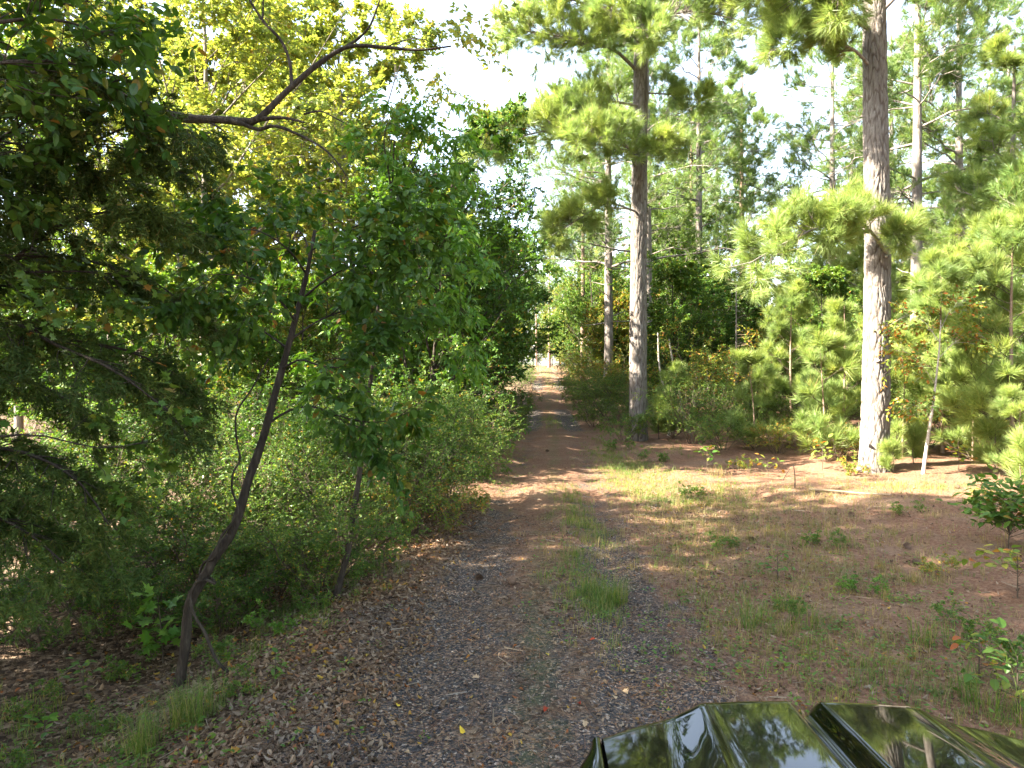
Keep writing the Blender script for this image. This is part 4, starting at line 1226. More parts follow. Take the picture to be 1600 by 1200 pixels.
hand_tree(rootG, (trG, [.07, .05, .035, .02]), [
    (line((-200, 470, 4.6), (-60, 430, 4.6), (60, 425, 4.7), (150, 425, 4.8), (215, 435, 4.9)), .014),
    (line((-200, 520, 4.6), (-60, 470, 4.9), (80, 450, 5.2), (200, 460, 5.5), (290, 480, 5.7)), .014),
    (line((-200, 720, 4.6), (-60, 690, 4.4), (60, 680, 4.4), (160, 700, 4.5), (230, 690, 4.6)), .012),
    (line((-200, 380, 4.6), (-40, 400, 4.4), (60, 395, 4.4)), .012),
], M_BARK, M_MID, MAPLELEAF, (.055, .09), per=(5, 4), nl=7, n_obj=300, tl=.55, droop=-.3)

# arching sprays over the lane edge
rootP = thing('privet_shrub', (*at(690, 800, 11.0)[:2], gz1(*at(690, 800, 11.0)[:2])), 'privet with long green arching sprays reaching over the lane edge', 'shrub')
o = np.array(rootP.location)
for pts in (line((700, 790, 11), (690, 700, 11), (712, 600, 10.9), (745, 545, 10.8), (785, 488, 10.7)), line((690, 790, 11), (670, 690, 10.8), (700, 655, 10.6), (755, 625, 10.4), (812, 608, 10.2)),
            line((700, 795, 11), (720, 720, 11), (765, 690, 10.9), (815, 675, 10.8)), line((690, 795, 11), (640, 640, 10.8), (600, 560, 10.6), (590, 520, 10.5)), line((690, 795, 11), (650, 640, 11), (630, 570, 10.8), (650, 520, 10.6))):
    pts[0, 2] = o[2]
    Pm = resample(pts, 24)[None]
    st = MB().add(*tubes(Pm, np.linspace(.008, .0025, 24)[None], 5)).build('stem', M_TWIG, rootP, o, smooth=True)
    pos, M = leaves_on(Pm[:, 8:], 54, .0, 1.1, .0, 1, .2, (.045, .075))
    for i in range(len(pos)): pass
    lf = MB().add(*merge(LEAF, M, pos)).build('leaves', M_BRIGHT, rootP, o); lf['kind'] = 'stuff'

# ------------------------------------------------------------------ the black pickup the viewer stands beside
M_PAINT = plain('black_paint', (.005, .005, .003), 0.35, 0.4, 1.0, 0.0)
M_GLASS = plain('dark_glass', (.004, .005, .005), 0.03, 0.0, 0.0, 0.6)
M_RUB = plain('rubber', (.02, .02, .02), 0.85, spec=.2, noise=.3)
M_CHROME = plain('chrome', (.6, .6, .6), 0.12, 1.0)
M_PLAST = plain('black_plastic', (.015, .015, .016), 0.55, spec=.3)
M_LAMP = plain('lamp_lens', (.55, .55, .55), 0.08, 0.3, 1.0)
M_STEEL = plain('wheel_alloy', (.35, .35, .36), 0.3, 1.0)


def build_truck():
    root = thing('pickup_truck', (1.0, 2.5, gz1(1.0, 2.5)), 'glossy black pickup truck whose ridged hood mirrors the pines, parked on the lane', 'truck', rz=R(-2.0))
    g = gz1(1.0, 2.5)
    # local axes: x right, y forward (0 at the hood's front edge), z up from the ground
    HT = 1.185
    def front(a): return -.02 - .17 * (a / .72) ** 2.6
    def top(u, y):
        a = np.abs(u); w = -y
        z = HT + .062 * w - .014 * (a / .7) ** 2
        gw = .036 + .02 * w
        z = z - .05 * (1 - sm((a - .003) / (gw + .02)))                                  # centre valley
        e = .385 + .035 * w
        z = z - .040 * sm((a - e + .06) / (.15 + .10 * w))                              # bulge side wall
        z = z + .003 * np.exp(-((a - e + .04) / .03) ** 2)                      # soft crease
        z = z - .014 * sm((a - .46) / .3)
        return z
    U = np.linspace(-.70, .70, 281)
    def sheet(U, rows, thick_drop=.2, r=.09):
        V = []
        for s in rows:                     # s from 0 (rear) to 1 (front edge)
            y = -1.22 + s * (front(np.abs(U)) - r + 1.22)
            V.append(np.stack([U, y, top(U, y)], -1))
        yf = front(np.abs(U)) - r; zf = top(U, yf)
        for a in np.linspace(.12, math.pi / 2, 12):
            V.append(np.stack([U, yf + r * np.sin(a), zf - r * (1 - np.cos(a))], -1))
        V.append(np.stack([U, yf + r + .01, zf - thick_drop], -1))
        V = np.array(V); n, k = V.shape[:2]; i = np.arange(n * k).reshape(n, k)
        q = np.stack([i[:-1, :-1], i[:-1, 1:], i[1:, 1:], i[1:, :-1]], -1).reshape(-1, 4)
        return V.reshape(-1, 3), q
    MB().add(*sheet(U, np.linspace(0, 1, 60))).build('hood', M_PAINT, root, smooth=True)
    for sgn in (-1, 1):
        ys = np.linspace(-1.25, -.235, 60); V = []
        for y in ys:
            zt = float(top(np.array([.70]), np.array([y]))[0]) - .002
            yc = (y + .98); arch = math.sqrt(max(0, .44**2 - yc**2)) + .38 if abs(yc) < .44 else .40
            front_pull = .09 * sm((y + .55) / .32) ** 2
            prof = [(.709, zt - .03), (.709, zt), (.722, zt + .002), (.755 - front_pull * .3, zt - .002), (.79 - front_pull * .6, zt - .014), (.825 - front_pull * .9, zt - .05), (.86 - front_pull, zt - .13), (.875 - front_pull, zt - .28), (.88 - front_pull, max(arch + .02, .62)), (.885 - front_pull, max(arch, .42))]
            V.append([(sgn * a, y, max(b, arch) if j > 3 else b) for j, (a, b) in enumerate(prof)])
        V = np.array(V); n, k = V.shape[:2]; i = np.arange(n * k).reshape(n, k)
        q = np.stack([i[:-1, :-1], i[:-1, 1:], i[1:, 1:], i[1:, :-1]], -1).reshape(-1, 4)
        MB().add(V.reshape(-1, 3), q if sgn > 0 else q[:, ::-1]).build('fender', M_PAINT, root, smooth=True)
    def box(name, mat, x0, x1, y0, y1, z0, z1, bev=.02, parent=root):
        import bmesh
        bm = bmesh.new(); bmesh.ops.create_cube(bm, size=1.0)
        for v in bm.verts: v.co = Vector(((x0 + x1) / 2 + v.co.x * (x1 - x0), (y0 + y1) / 2 + v.co.y * (y1 - y0), (z0 + z1) / 2 + v.co.z * (z1 - z0)))
        bmesh.ops.bevel(bm, geom=bm.edges[:], offset=bev, segments=3, affect='EDGES', profile=.5)
        me = bpy.data.meshes.new(name); bm.to_mesh(me); bm.free(); me.materials.append(mat)
        me.polygons.foreach_set('use_smooth', [True] * len(me.polygons))
        return link(name, me, parent)
    gr = box('grille', M_PLAST, -.52, .52, -.16, -.055, .62, 1.0, .015)
    for k in range(5): box('grille_bar', M_CHROME, -.50, .50, -.075, -.045, .66 + k * .07, .69 + k * .07, .008, gr)
    for s in (-1, 1):
        box('headlight', M_LAMP, min(s * .54, s * .76), max(s * .54, s * .76), -.42, -.17, .80, .985, .03)
    box('bumper', M_CHROME, -.84, .84, -.28, .02, .40, .60, .04)
    box('cowl', M_PLAST, -.72, .72, -1.40, -1.20, 1.08, 1.175, .015)
    box('engine_bay', M_PLAST, -.66, .66, -1.2, -.32, .45, .98, .02)
    # cab, doors, bed
    def loft(name, mat, secs, parent=root):
        V = np.array(secs); n, k = V.shape[:2]; i = np.arange(n * k).reshape(n, k); j = np.roll(np.arange(k), -1)
        q = np.stack([i[:-1], i[:-1][:, j], i[1:][:, j], i[1:]], -1).reshape(-1, 4)
        b = MB().add(V.reshape(-1, 3), q)
        return b.build(name, mat, parent, smooth=False)
    def sec(y, w0, z0, w1, z1): return [(-w0, y, z0), (-w0, y, z0 + .05), (-w1, y, z1 - .06), (-w1 + .06, y, z1), (w1 - .06, y, z1), (w1, y, z1 - .06), (w0, y, z0 + .05), (w0, y, z0)]
    cab = loft('cab', M_PAINT, [sec(-1.24, .885, .40, .885, 1.13), sec(-1.27, .89, .40, .885, 1.14), sec(-3.0, .89, .40, .885, 1.16), sec(-3.02, .88, .42, .86, 1.14)])
    roof = loft('roof', M_PAINT, [sec(-1.95, .68, 1.70, .66, 1.755), sec(-2.1, .69, 1.71, .67, 1.79), sec(-2.85, .69, 1.71, .67, 1.79), sec(-2.95, .67, 1.70, .65, 1.76)])
    def quad(name, mat, pts, parent): 
        p = np.array(pts, float); nn = nrm(np.cross(p[1] - p[0], p[2] - p[0])) * .012
        return MB().add(np.concatenate([p, p - nn]), [(0, 1, 2, 3), (7, 6, 5, 4), (0, 4, 5, 1), (1, 5, 6, 2), (2, 6, 7, 3), (3, 7, 4, 0)]).build(name, mat, parent)
    quad('windshield', M_GLASS, [(-.74, -1.26, 1.165), (.74, -1.26, 1.165), (.63, -1.95, 1.72), (-.63, -1.95, 1.72)], root)
    quad('rear_window', M_GLASS, [(.74, -3.0, 1.17), (-.74, -3.0, 1.17), (-.62, -2.94, 1.7), (.62, -2.94, 1.7)], root)
    for s in (-1, 1):
        quad('side_window', M_GLASS, [(s * .82, -1.5, 1.165), (s * .82, -2.95, 1.165), (s * .67, -2.88, 1.71), (s * .67, -2.02, 1.71)][::s], root)
        b = MB().add(*tubes(np.array([[(s * .80, -1.26, 1.14), (s * .66, -1.98, 1.74)], [(s * .84, -2.98, 1.14), (s * .66, -2.92, 1.74)]]), np.full((2, 2), .035), 8))
        b.build('pillar', M_PAINT, root, smooth=True)
        d = box('door', M_PAINT, min(s * .885, s * .905), max(s * .885, s * .905), -2.6, -1.45, .46, 1.12, .008)
        box('handle', M_CHROME, min(s * .91, s * .935), max(s * .91, s * .935), -2.52, -2.36, .95, .985, .01, d)
        mr = box('mirror', M_PLAST, min(s * .93, s * 1.10), max(s * .93, s * 1.10), -1.62, -1.52, 1.14, 1.30, .03)
    loft('bed', M_PAINT, [sec(-3.05, .88, .42, .88, 1.10), sec(-4.6, .88, .42, .88, 1.10), sec(-4.62, .86, .44, .86, 1.08)])
    for s in (-1, 1):
        for y in (-.98, -4.0):
            w = MB(); a = np.arange(32) * 2 * math.pi / 32
            prof = [(.74, .22), (.70, .30), (.72, .355), (.77, .375), (.84, .375), (.885, .355), (.90, .30), (.885, .22)]
            V = np.array([[(s * x, y + r * math.cos(t), .375 + r * math.sin(t)) for t in a] for x, r in prof]); i = np.arange(V.shape[0] * 32).reshape(-1, 32); j = np.roll(np.arange(32), -1)
            w.add(V.reshape(-1, 3), np.stack([i[:-1], i[:-1][:, j], i[1:][:, j], i[1:]], -1).reshape(-1, 4))
            wh = w.build('wheel', M_RUB, root, smooth=True)
            rm = MB(); c = np.array([(s * .875, y, .375)]); ring = np.array([(s * .87, y + .225 * math.cos(t), .375 + .225 * math.sin(t)) for t in a])
            rm.add(np.concatenate([c, ring]), [(0, 1 + k, 1 + (k + 1) % 32) for k in range(32)])
            for t in np.arange(6) * math.pi / 3:
                e = np.array([0, math.cos(t), math.sin(t)])
                rm.add(*tubes(np.array([[(s * .885, y, .375), np.array((s * .892, y, .375)) + e * .21]]), np.array([[.05, .03]]), 6))
            rm.build('rim', M_STEEL, wh)
    return root

build_truck()

MIDG2 = {'leaf_mid_green': M_BRIGHT}
AUT3 = {'leaf_mid_green': M_AUT}
# ------------------------------------------------------------------ grass, litter, gravel and small plants
def blade_tuft(n, h, spread, w=.006, lean=.5):
    a = rng.uniform(0, 6.28, n); r = np.sqrt(rng.uniform(0, 1, n)) * spread
    p = np.stack([r * np.cos(a), r * np.sin(a), np.full(n, -.01)], -1)
    b = rng.uniform(0, 6.28, n); ln = h * rng.uniform(.5, 1.15, n); le = rng.uniform(.1, 1, n) * lean
    out = np.stack([np.cos(b), np.sin(b), np.zeros(n)], -1); sd = np.stack([-np.sin(b), np.cos(b), np.zeros(n)], -1) * w / 2
    p1 = p + out * (ln * le * .35)[:, None] + np.array([0, 0, 1.0]) * (ln * .6)[:, None]
    p2 = p + out * (ln * le * 1.1)[:, None] + np.array([0, 0, 1.0]) * (ln * (1 - .35 * le))[:, None]
    V = np.stack([p - sd, p + sd, p1 - sd * .8, p1 + sd * .8, p2], 1).reshape(-1, 3)
    f = np.array([(0, 1, 3), (0, 3, 2), (2, 3, 4)])
    return V, (f[None] + (np.arange(n) * 5)[:, None, None]).reshape(-1, 3)

GRASS = [blade_tuft(int(n_), h_, s_, .005, l_) for n_, h_, s_, l_ in ((14, .13, .08, .9), (9, .19, .06, .6), (20, .09, .12, 1.1), (7, .22, .05, .5), (12, .12, .10, 1.3))]
FINE = [blade_tuft(26, .12, .07, .0035, .8) for _ in range(3)]


def scatter(name, protos, xs, ys, mat, label, cat, size=(.7, 1.3), sink=0.0, extra=0.0):
    n = len(xs); z = ground_z(xs, ys) - sink
    a = rng.uniform(0, 6.28, n); c, s = np.cos(a), np.sin(a); sz = rng.uniform(*size, n)
    M = np.zeros((n, 3, 3)); M[:, 0, 0] = c; M[:, 0, 1] = -s; M[:, 1, 0] = s; M[:, 1, 1] = c; M[:, 2, 2] = 1
    M *= sz[:, None, None]
    w = rng.integers(0, len(protos), n); b = MB(); pos = np.stack([xs, ys, z], -1)
    for k, pr in enumerate(protos):
        if (w == k).any(): b.add(*merge(pr, M[w == k], pos[w == k]))
    o = b.build(name, mat)
    return tag(o, label, cat, None, 'stuff')


def blobs(spots):
    """spots: (x, y, sx, sy, n) clusters"""
    X, Y = [], []
    for x, y, sx, sy, n in spots:
        X.append(rng.normal(x, sx, n)); Y.append(rng.normal(y, sy, n))
    return np.concatenate(X), np.concatenate(Y)


def spot(px, py, sx, sy, n):
    d = CH * F / (py - HZ); return ((px - 800) / F * d, d, sx, sy, n)

xs, ys = blobs([spot(915, 925, .16, .45, 90), spot(935, 945, .12, .2, 60), spot(905, 880, .16, .4, 60), spot(905, 800, .18, .9, 90), spot(890, 775, .15, .6, 40),
                spot(862, 660, .25, 1.6, 120), spot(935, 830, .12, .4, 30), spot(905, 815, .12, .5, 60), spot(925, 935, .12, .25, 60), (2.6, 50, .3, 5, 160), (3.1, 66, .3, 6, 200)])
scatter('lane_grass', GRASS, xs, ys, M_GRASS, 'green grass strip growing between the wheel tracks of the lane', 'grass', (.5, 1.05))
n = 1100
ys = 3.5 + 18 * rng.random(n) ** .8; xs = road_x(ys) + road_hw(ys) + .1 + np.abs(rng.normal(0, 1.5, n)) + .4 * (ys < 7)
dens = np.sin(xs * 2.3 + np.sin(ys * 1.3) * 2) + np.sin(ys * 1.9 + xs) + rng.normal(0, .5, n)
k = dens > .35
xs, ys = xs[k], ys[k]
x2, y2 = blobs([spot(985, 735, .4, 1.2, 330), spot(1020, 770, .5, .9, 330), spot(960, 715, .3, 1.5, 260), spot(1110, 775, .6, .7, 200), spot(1060, 880, .25, .4, 40), spot(1400, 770, .8, .4, 160), spot(1180, 980, .35, .4, 90), spot(1130, 940, .25, .3, 50),
                spot(1280, 840, .8, .8, 90), spot(1500, 1090, .5, .3, 120), spot(1400, 1080, .4, .3, 70), spot(940, 690, .3, 2, 80), spot(800, 715, .3, 1.5, 40), spot(770, 755, .3, .8, 30), (.2, 50, .8, 6, 260), (4.8, 48, .8, 6, 260), (1.2, 68, 1.0, 7, 300), (5.6, 68, 1.2, 8, 300), (-.4, 34, .5, 5, 120), (3.6, 32, .4, 5, 120)])
scatter('verge_grass', GRASS, np.concatenate([xs, x2]), np.concatenate([ys, y2]), M_GRASS, 'thin green grass along the right verge of the lane', 'grass', (.4, .95))
x3, y3 = blobs([spot(1200, 790, 1.3, 1.1, 520), spot(1130, 830, .8, .8, 380), spot(1240, 900, .7, .5, 240), spot(1350, 860, 1.2, .8, 170), spot(1450, 1000, .8, .6, 80), spot(1250, 1010, .5, .5, 120), spot(1000, 860, .5, .8, 80), spot(1060, 790, .5, .7, 90), spot(1440, 905, .25, .12, 40), spot(1310, 900, .4, .3, 50), spot(1440, 760, 1.2, .7, 120), spot(900, 855, .3, .6, 40), spot(910, 990, .25, .2, 14), spot(1380, 830, .8, .5, 50)])
scatter('straw_grass', GRASS, x3, y3, M_DRY, 'dry straw coloured grass on the clearing floor', 'grass', (.4, 1.0))
x4, y4 = blobs([spot(120, 1130, .5, .4, 30), spot(420, 930, .5, .6, 60), spot(60, 1050, .4, .4, 40), spot(560, 880, .3, .5, 40)])
scatter('bank_grass', FINE, x4, y4, M_GRASS, 'sparse grass on the shaded left bank', 'grass', (.5, 1.1))


def clump(px, py, tufts, mat, label, name='grass_clump'):
    d = CH * F / (py - HZ); x = (px - 800) / F * d
    for _ in range(4):
        d = (CH - gz1(x, d)) * F / (py - HZ); x = (px - 800) / F * d
    root = thing(name, (x, d, gz1(x, d)), label, 'grass clump', 'grass clumps')
    b = MB()
    for i in range(tufts):
        dx, dy = rng.normal(0, .09, 2); a = rng.uniform(0, 6.28)
        V, f = (blade_tuft(26, .36, .07, .005, 1.1) if name == 'grass_clump' else blade_tuft(70, .34, .09, .003, .9))
        b.add(V + (dx, dy, gz1(x + dx, d + dy) - gz1(x, d)), f)
    c = b.build('blades', mat, root); c['kind'] = 'stuff'
clump(1450, 1005, 3, M_GRASS, 'tall grass clump standing alone in the pine straw above the truck hood')
clump(290, 1135, 5, M_GRASS, 'feathery green grass clump at the foot of the crooked tree', 'feathery_grass')
clump(215, 1185, 3, M_GRASS, 'feathery grass at the bottom left below the crooked tree', 'feathery_grass')
clump(1185, 990, 2, M_GRASS, 'grass clump at the right edge of the gravel near the hood')
clump(1240, 985, 2, M_GRASS, 'thin upright grass clump right of the gravel edge')
clump(965, 940, 3, M_GRASS, 'short bright grass clump in the middle of the lane', 'feathery_grass')
clump(1120, 745, 2, M_DRY, 'dry pale grass clump at the left end of the clearing')
clump(1545, 1110, 3, M_GRASS, 'grass clump beside the far right of the hood')

def weed_patch():
    n = 7; a = rng.uniform(0, 6.28, n)
    pos = np.stack([np.cos(a) * rng.uniform(0, .06, n), np.sin(a) * rng.uniform(0, .06, n), rng.uniform(.01, .07, n)], -1)
    D = np.stack([np.cos(a), np.sin(a), rng.uniform(-.1, .5, n)], -1)
    return merge(LEAF2, basis(D, np.array([0, 0, 1.0]) + rng.normal(0, .3, (n, 3)), rng.uniform(.025, .05, n)), pos)
WEEDS = [weed_patch() for _ in range(5)]
x5, y5 = blobs([spot(1200, 1000, .7, .7, 170), spot(1400, 1040, .9, .4, 150), spot(1300, 880, 1.0, .8, 160), spot(1500, 960, .6, .8, 110), spot(1080, 850, .4, 1.0, 70), spot(960, 750, .3, 1.5, 90), spot(1100, 760, .8, .8, 90),
                spot(150, 1080, .7, .5, 50), spot(350, 1000, .5, .6, 50), spot(480, 930, .3, .7, 90), spot(60, 1170, .4, .3, 60), spot(300, 1150, .4, .3, 60), spot(900, 900, .2, .9, 60), spot(780, 740, .3, 1.5, 60)])
scatter('ground_weeds', WEEDS, x5, y5, M_MID, 'low green weeds creeping among the litter on both sides of the lane', 'ground cover', (.5, 1.2))
# fallen leaves: lobed, curled, lying at odd angles
def litter_cloud(n, fx, name, mat, label, size, protos, flat=.35, lift=.012):
    xs, ys = fx(n); n = len(xs)
    pos = np.stack([xs, ys, ground_z(xs, ys) + rng.uniform(.002, lift, n)], -1)
    D = nrm(np.stack([rng.normal(0, 1, n), rng.normal(0, 1, n), rng.normal(0, flat * .6, n)], -1))
    Nn = nrm(np.stack([rng.normal(0, flat, n), rng.normal(0, flat, n), np.ones(n) * rng.choice([-1, 1], n)], -1))
    M = basis(D, Nn, rng.uniform(*size, n)); w = rng.integers(0, len(protos), n); b = MB()
    for k, pr in enumerate(protos):
        if (w == k).any(): b.add(*merge(pr, M[w == k], pos[w == k]))
    return tag(b.build(name, mat), label, 'leaf litter', None, 'stuff')
CURL = [outline_leaf([(.12, .15), (.34, .28), (.17, .4), (.42, .55), (.2, .66), (.27, .85)], .35, -.3), outline_leaf([(.22, .2), (.3, .5), (.18, .8)], -.4, .35), outline_leaf([(.2, .25), (.28, .55), (.14, .82)], .5, -.45)]


def bank(n):
    ys = 3.2 + 9 * rng.random(n) ** 1.3; u = rng.gamma(2.0, .75, n) - .75
    return road_x(ys) - road_hw(ys) - u, ys
def lane(n):
    ys = 3.0 + 8 * rng.random(n) ** 1.4; return road_x(ys) + rng.uniform(-1.7, 1.9, n), ys
def right(n):
    ys = 3.4 + 10 * rng.random(n) ** 1.2; return road_x(ys) + road_hw(ys) + rng.gamma(1.6, 1.1, n) - .3, ys
litter_cloud(16000, bank, 'bank_leaf_litter', M_LITTER, 'brown fallen leaves covering the left bank', (.026, .06), CURL)
litter_cloud(6500, lane, 'lane_leaf_litter', M_LITTER, 'small fallen leaves scattered over the gravel', (.014, .045), CURL, .25)
litter_cloud(8000, right, 'clearing_leaf_litter', M_LITTER, 'brown fallen leaves among the pine straw right of the lane', (.018, .05), CURL)

NEEDLE = arr([(-.009, 0, 0), (.009, 0, 0), (.03, 1, .05)], [(0, 1, 2)])
def strawpos(n):
    ys = 3.3 + 17 * rng.random(n) ** 1.1; x = np.where(rng.random(n) < .55, road_x(ys) + road_hw(ys) * .5 + rng.uniform(0, 1, n) ** 1.2 * 9, road_x(ys) + rng.uniform(-2.0, 1.5, n))
    return x, ys
litter_cloud(60000, strawpos, 'pine_straw_layer', M_STRAW, 'reddish pine needles strewn over the lane and the clearing', (.10, .2), [NEEDLE], .12, .02)
STICK = arr([(-.03, 0, 0), (.03, 0, 0), (0, .02, .05), (-.02, 1, .03), (.02, 1, .03), (0, 1, .06)], [(0, 1, 4), (0, 4, 3), (1, 2, 5), (1, 5, 4), (2, 0, 3), (2, 3, 5)])
def twigpos(n):
    ys = 3.3 + 9 * rng.random(n); return road_x(ys) + rng.uniform(-4.5, 5.5, n), ys
litter_cloud(600, twigpos, 'fallen_twigs', M_DEADN, 'small broken twigs lying on the forest floor', (.05, .18), [STICK], .1)

STONE = []
for _ in range(4):
    v = np.array([(1, 0, 0), (-1, 0, 0), (0, 1, 0), (0, -1, 0), (0, 0, .7), (0, 0, -.5)], float) * rng.uniform(.6, 1.2, (6, 1))
    STONE.append((v, np.array([(0, 2, 4), (2, 1, 4), (1, 3, 4), (3, 0, 4), (2, 0, 5), (1, 2, 5), (3, 1, 5), (0, 3, 5)])))
m_, nt_, out_ = new_mat('gravel_stone')
ge_ = node(nt_, 'ShaderNodeNewGeometry')
pr_ = node(nt_, 'ShaderNodeBsdfPrincipled', i_Roughness=.8)
nt_.links.new(ramp(nt_, ge_.outputs['Random Per Island'], [(0, (.025, .024, .024)), (.55, (.065, .06, .058)), (.8, (.12, .10, .085)), (.95, (.24, .19, .15)), (1.0, (.4, .37, .33))]), pr_.inputs['Base Color'])
nt_.links.new(pr_.outputs[0], out_.inputs[0])
n = 8000
ys = 3.0 + 7.5 * rng.random(n) ** 1.5; xs = road_x(ys) + rng.normal(0, .85, n)
k = np.abs(xs - road_x(ys)) < 1.75; xs, ys = xs[k], ys[k]
litter_cloud(len(xs), lambda n: (xs, ys), 'lane_gravel', m_, 'dark broken gravel on the wheel tracks of the lane', (.004, .011), STONE, 1.0, .004)
n = 700
xs2, ys2 = None, None

# larger fallen leaves one can pick out on the gravel
def fallen(px, py, size, col, label, shape=0, rz=0.0):
    d = CH * F / (py - HZ); x = (px - 800) / F * d; z = gz1(x, d)
    o = MB().add(CURL[shape][0] * size, CURL[shape][1]).build('fallen_leaf', col)
    o.location = (x, d, z + .02); o.rotation_euler = (.15, -.2, rz)
    tag(o, label, 'leaf', 'single fallen leaves on the lane')
ML1 = leaf_mat('tan_leaf', [(0, (.42, .30, .19)), (1, (.48, .36, .24))], .1, gloss=.02, tcol=(1, 1, 1))
ML2 = leaf_mat('yellow_leaf', [(0, (.55, .40, .05)), (1, (.6, .45, .08))], .1, gloss=.02, tcol=(1, 1, 1))
ML3 = leaf_mat('red_leaf', [(0, (.26, .04, .025)), (1, (.34, .06, .03))], .1, gloss=.02, tcol=(1, 1, 1))
for a in [(981, 1077, .075, ML1, 'larger tan leaf lying on the gravel left of the hood', 0, .4), (965, 1083, .05, ML1, 'smaller tan leaf beside the larger one left of the hood', 1, 2.0), (749, 1062, .06, ML1, 'tan oak leaf in the middle of the left wheel track', 0, 1.2),
          (726, 1148, .055, ML2, 'yellow leaf lowest on the gravel', 1, .6), (858, 1026, .045, ML2, 'yellow leaf near the middle of the gravel', 1, 2.4), (626, 1098, .035, ML2, 'small yellow leaf on the left edge of the gravel', 1, 1.5),
          (854, 1110, .05, ML3, 'dark red leaf on the gravel left of the hood', 0, 2.8), (907, 1105, .05, ML3, 'red leaf nearest to the hood on the gravel', 2, .3), (930, 998, .045, ML3, 'red brown leaf below the short bright grass clump', 0, 1.9),
          (640, 1167, .045, ML1, 'pale round leaf at the bottom of the left wheel track', 2, .9), (914, 1130, .06, ML1, 'tan leaf left of the hood corner', 0, 3.0), (985, 1042, .05, ML1, 'tan leaf above the hood on the right wheel track', 2, 5.0)]:
    fallen(*a)

# pine cones
def cone_mesh():
    b = MB(); n = 60; k = np.arange(n); t = k / n; a = k * 2.4
    r = .030 * np.sin(math.pi * (.12 + .82 * t)); y = .095 * t
    p = np.stack([r * .45 * np.cos(a), y, r * .45 * np.sin(a)], -1)
    D = nrm(np.stack([np.cos(a), np.full(n, .45), np.sin(a)], -1))
    b.add(*merge(arr([(-.35, 0, 0), (.35, 0, 0), (.42, .8, .05), (0, 1.05, .1), (-.42, .8, .05)], [(0, 1, 2), (0, 2, 3), (0, 3, 4)]), basis(D, np.array([0, 1.0, 0]), r * 1.1 + .004), p))
    return b.mesh('pine_cone', M_CONE)
M_CONE = plain('cone_brown', (.16, .10, .065), .85, noise=.3)
cone_me = cone_mesh()
for px, py, lab in [(787, 693, 'pine cone on the left of the lane'), (858, 706, 'pine cone in the middle of the lane'), (1415, 857, 'pine cone nearest the leafy bush'), (1170, 842, 'pine cone in the dry grass'), (800, 915, 'pine cone on the left wheel track'),
                    (1330, 812, 'pine cone below the fallen branch'), (1500, 775, 'pine cone at the right of the clearing'), (1120, 745, 'pine cone by the dry grass clump'), (1440, 880, 'pine cone in the sun patch at the right'), (752, 895, 'pine cone on the lane below the thicket')]:
    d = CH * F / (py - HZ); x = (px - 800) / F * d
    o = bpy.data.objects.new('pine_cone', cone_me); COL.objects.link(o); o.location = (x, d, gz1(x, d) + .025); o.rotation_euler = (rng.uniform(-.3, .3), rng.uniform(-.4, .4), rng.uniform(0, 6.28))
    tag(o, lab + ' among fallen needles', 'pine cone', 'pine cones')

# pale fallen stick and dead stem on the clearing
def stick(name, pts, r, mat, label, cat, parent=None):
    p0 = pts[0]; o = MB().add(*tubes(resample(pts, 16)[None], np.linspace(r, r * .5, 16)[None], 7)).build(name, mat, None, p0, smooth=True)
    o.location = [float(v) for v in p0]
    return tag(o, label, cat)
def onground(px, py, lift=.02):
    d = CH * F / (py - HZ); x = (px - 800) / F * d
    return np.array([x, d, gz1(x, d) + lift])
stick('fallen_branch', np.array([onground(1265, 770, .03), onground(1300, 775, .06), onground(1340, 781, .04), onground(1393, 786, .03)]), .022, M_DEADN, 'pale fallen branch lying on the pine straw before the thick pine', 'branch')
p = onground(1242, 765, -.02); stick('dead_shoot', np.array([p, p + (0, 0, .22), p + (-.02, .02, .45)]), .013, M_BARK, 'short dark dead stem standing up from the clearing floor', 'stem')
p = onground(1222, 755, -.02); stick('dead_shoot', np.array([p, p + (.06, 0, .12), p + (.16, .02, .26)]), .011, M_BARK, 'short dead stem slanting beside the upright one on the clearing', 'stem')

# pale leaning sapling with orange leaves
d = 14.2; bx = at(1442, 745, d)[0]
rootL = thing('pale_sapling', (bx, d, gz1(bx, d)), 'thin pale sapling leaning right with yellow orange leaves', 'tree')
trL = line((1442, 748, d), (1449, 690, d), (1458, 630, d), (1464, 580, d), (1468, 540, d), (1470, 500, d)); trL[0, 2] = gz1(bx, d) - .05
M_PALE = plain('pale_bark', (.36, .31, .26), .8, noise=.25)
hand_tree(rootL, (trL, [.038, .033, .028, .02, .014, .008]), [
    (line((1452, 655, d), (1446, 640, d - .1), (1438, 628, d - .2)), .007),
    (line((1462, 600, d), (1430, 560, d - .3), (1400, 540, d - .5)), .008),
    (line((1466, 560, d), (1500, 530, d - .2), (1530, 520, d - .3)), .008),
    (line((1468, 535, d), (1440, 500, d + .2), (1415, 490, d + .3)), .008),
    (line((1469, 515, d), (1490, 480, d), (1505, 470, d)), .008)], M_PALE, M_AUT, LEAF, (.07, .11), per=(16, 5), nl=8, n_obj=200, tl=.6, droop=-.3)
# leaning pale stems right of the middle pine
for i, (pts, lab) in enumerate([(((1052, 668, 23.5), (1040, 620, 23.5), (1030, 570, 23.4), (1028, 520, 23.4)), 'left one of the two thin pale stems behind the middle pine'),
                                (((1074, 660, 23.8), (1062, 615, 23.8), (1052, 570, 23.8), (1045, 530, 23.8)), 'right one of the two thin pale stems behind the middle pine'),
                                (((1044, 668, 23.0), (1056, 650, 23.1), (1066, 632, 23.2)), 'short pale stem propped across the two thin pale stems')]):
    q = line(*pts); q[0, 2] = gz1(q[0, 0], q[0, 1]) - .02
    stick('bare_sapling', q, .05, M_PALE, lab, 'stem')

